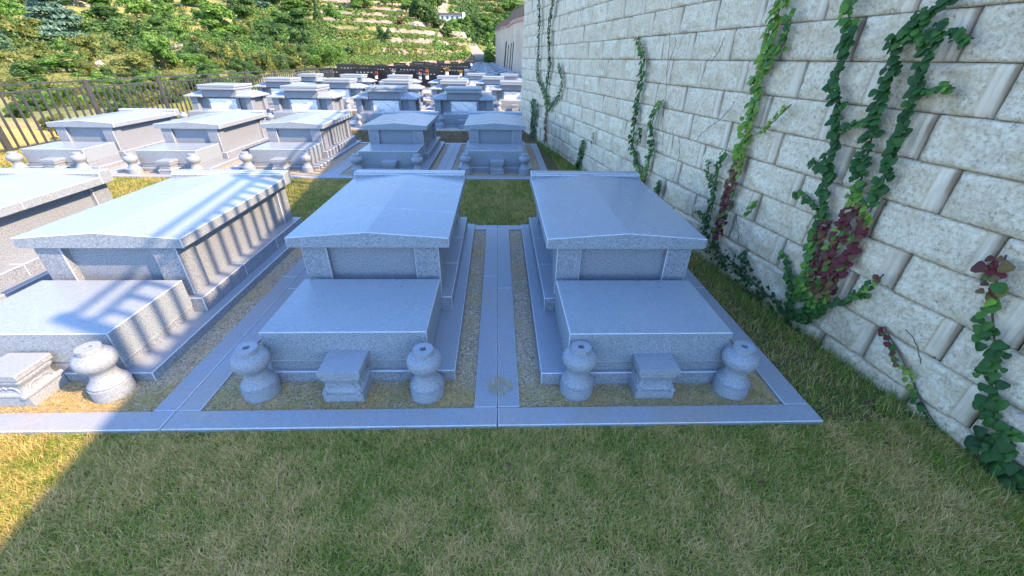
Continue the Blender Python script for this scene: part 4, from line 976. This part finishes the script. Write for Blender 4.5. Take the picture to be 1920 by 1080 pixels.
vine('dark green vine strand with a side shoot, left of the long double vine', [
    ([(1600, -12, .4), (1592, 28, .5), (1602, 55, .2), (1584, 100, D_), (1571, 150, D_), (1576, 195, D_), (1574, 240, D_), (1562, 290, D_), (1551, 350, D_), (1546, 400, .2), (1532, 440, .35), (1518, 500, .5), (1500, 560, .35)], 100, .075, .019),
    ([(1645, 222, .4), (1612, 228, .3), (1580, 243, .2)], 130, .05, .012), ([(1524, 298, .35), (1540, 310, .2), (1552, 318, .2)], 120, .05, .012), ([(1500, 355, .3), (1520, 372, .2), (1535, 392, .2)], 120, .05, .014),
    ([(1468, 470, .4), (1484, 500, .3), (1488, 540, .2), (1486, 575, .2)], 110, .055, .018)])
vine('long dark green double vine turning deep red towards its bushy foot', [
    ([(1800, -12, D_), (1762, 12, D_), (1722, 42, D_), (1692, 62, D_), (1680, 95, .1), (1680, 125, .1), (1665, 160, D_), (1650, 200, D_), (1640, 240, D_), (1628, 290, D_), (1614, 345, .2), (1606, 380, .8), (1592, 420, .95), (1572, 455, .95), (1556, 500, .97), (1540, 545, .85), (1526, 575, .4)], 115, .072, .024),
    ([(1772, 35, D_), (1760, 70, D_), (1741, 100, D_), (1729, 150, D_), (1714, 190, D_), (1700, 230, D_), (1681, 280, D_), (1661, 330, D_), (1642, 378, .25), (1625, 412, .9), (1606, 455, .95), (1578, 510, .97), (1538, 578, .6)], 105, .07, .018),
    ([(1828, 72, .35), (1795, 64, .25), (1760, 66, .2), (1735, 68, D_)], 130, .055, .016), ([(1792, 165, .45), (1765, 160, .35), (1728, 176, .2)], 130, .05, .012),
    ([(1700, 62, .25), (1725, 72, .3), (1745, 80, .2)], 140, .06, .02),
    ([(1562, 412, .95), (1548, 440, .97), (1535, 480, .97), (1528, 530, .9)], 95, .055, .03), ([(1658, 514, .9), (1632, 542, .35), (1600, 558, .2), (1570, 566, .15), (1535, 572, .2)], 120, .055, .014),
    ([(1510, 520, .6), (1520, 560, .4), (1545, 585, .15), (1500, 590, .15)], 150, .06, .03), ([(1480, 585, .1), (1530, 590, .15), (1560, 560, .5)], 120, .06, .03)])
vine('broad leaved vine near the right edge, brown at its top and bushy below', [
    ([(1888, 478, .9), (1872, 515, .86), (1866, 545, .74), (1862, 590, .3), (1866, 640, .2), (1868, 690, .15), (1870, 745, .15), (1872, 800, D_), (1880, 850, .1), (1890, 892, .1)], 75, .075, .03),
    ([(1850, 815, .1), (1872, 850, .1), (1900, 870, .1), (1930, 920, .1)], 160, .085, .06), ([(1900, 800, .4), (1890, 830, .2), (1884, 870, .1)], 120, .06, .03)])
vine('thin trailing vine with small reddish tip above the lawn edge', [([(1660, 612, .97), (1672, 636, .95), (1683, 652, .85), (1697, 680, .78), (1712, 712, .6), (1726, 745, .2), (1742, 775, .15), (1758, 800, .1)], 52, .05, .012)])
vine('leafy ground vine spilling over the verge at the wall foot', [([(1318, 440, .1), (1345, 470, .1), (1385, 500, .1), (1430, 545, .1), (1480, 590, .1), (1510, 605, .1)], 130, .05, .05), ([(1395, 470, .15), (1405, 500, .1)], 120, .05, .02)])
dv = MB()
random.seed(11)
DEADV = [[(1256, 60), (1252, 120), (1246, 200), (1240, 290)], [(1268, 70), (1258, 110), (1250, 150)], [(1360, 70), (1345, 100), (1330, 120)], [(1378, 190), (1350, 225), (1315, 250), (1300, 268)], [(1275, 255), (1272, 300), (1260, 345)], [(1700, 618), (1722, 650), (1728, 690)], [(1380, 402), (1386, 440), (1384, 460)], [(1205, 345), (1212, 300), (1222, 250)]]
q0 = on_wall(1300, 200)
for pth in DEADV:
    P = []
    for (a, b), (c, d) in zip(pth, pth[1:]):
        for q in range(5): P.append(on_wall(a + (c - a) * q / 5 + random.uniform(-2, 2), b + (d - b) * q / 5, .016) - q0)
    dv.tube(P, .0022, 4)
tag(dv.build('dead_tendrils', M['bark'], None, q0), 'thin bare brown tendrils clinging to the blocks between the vines', 'vine')
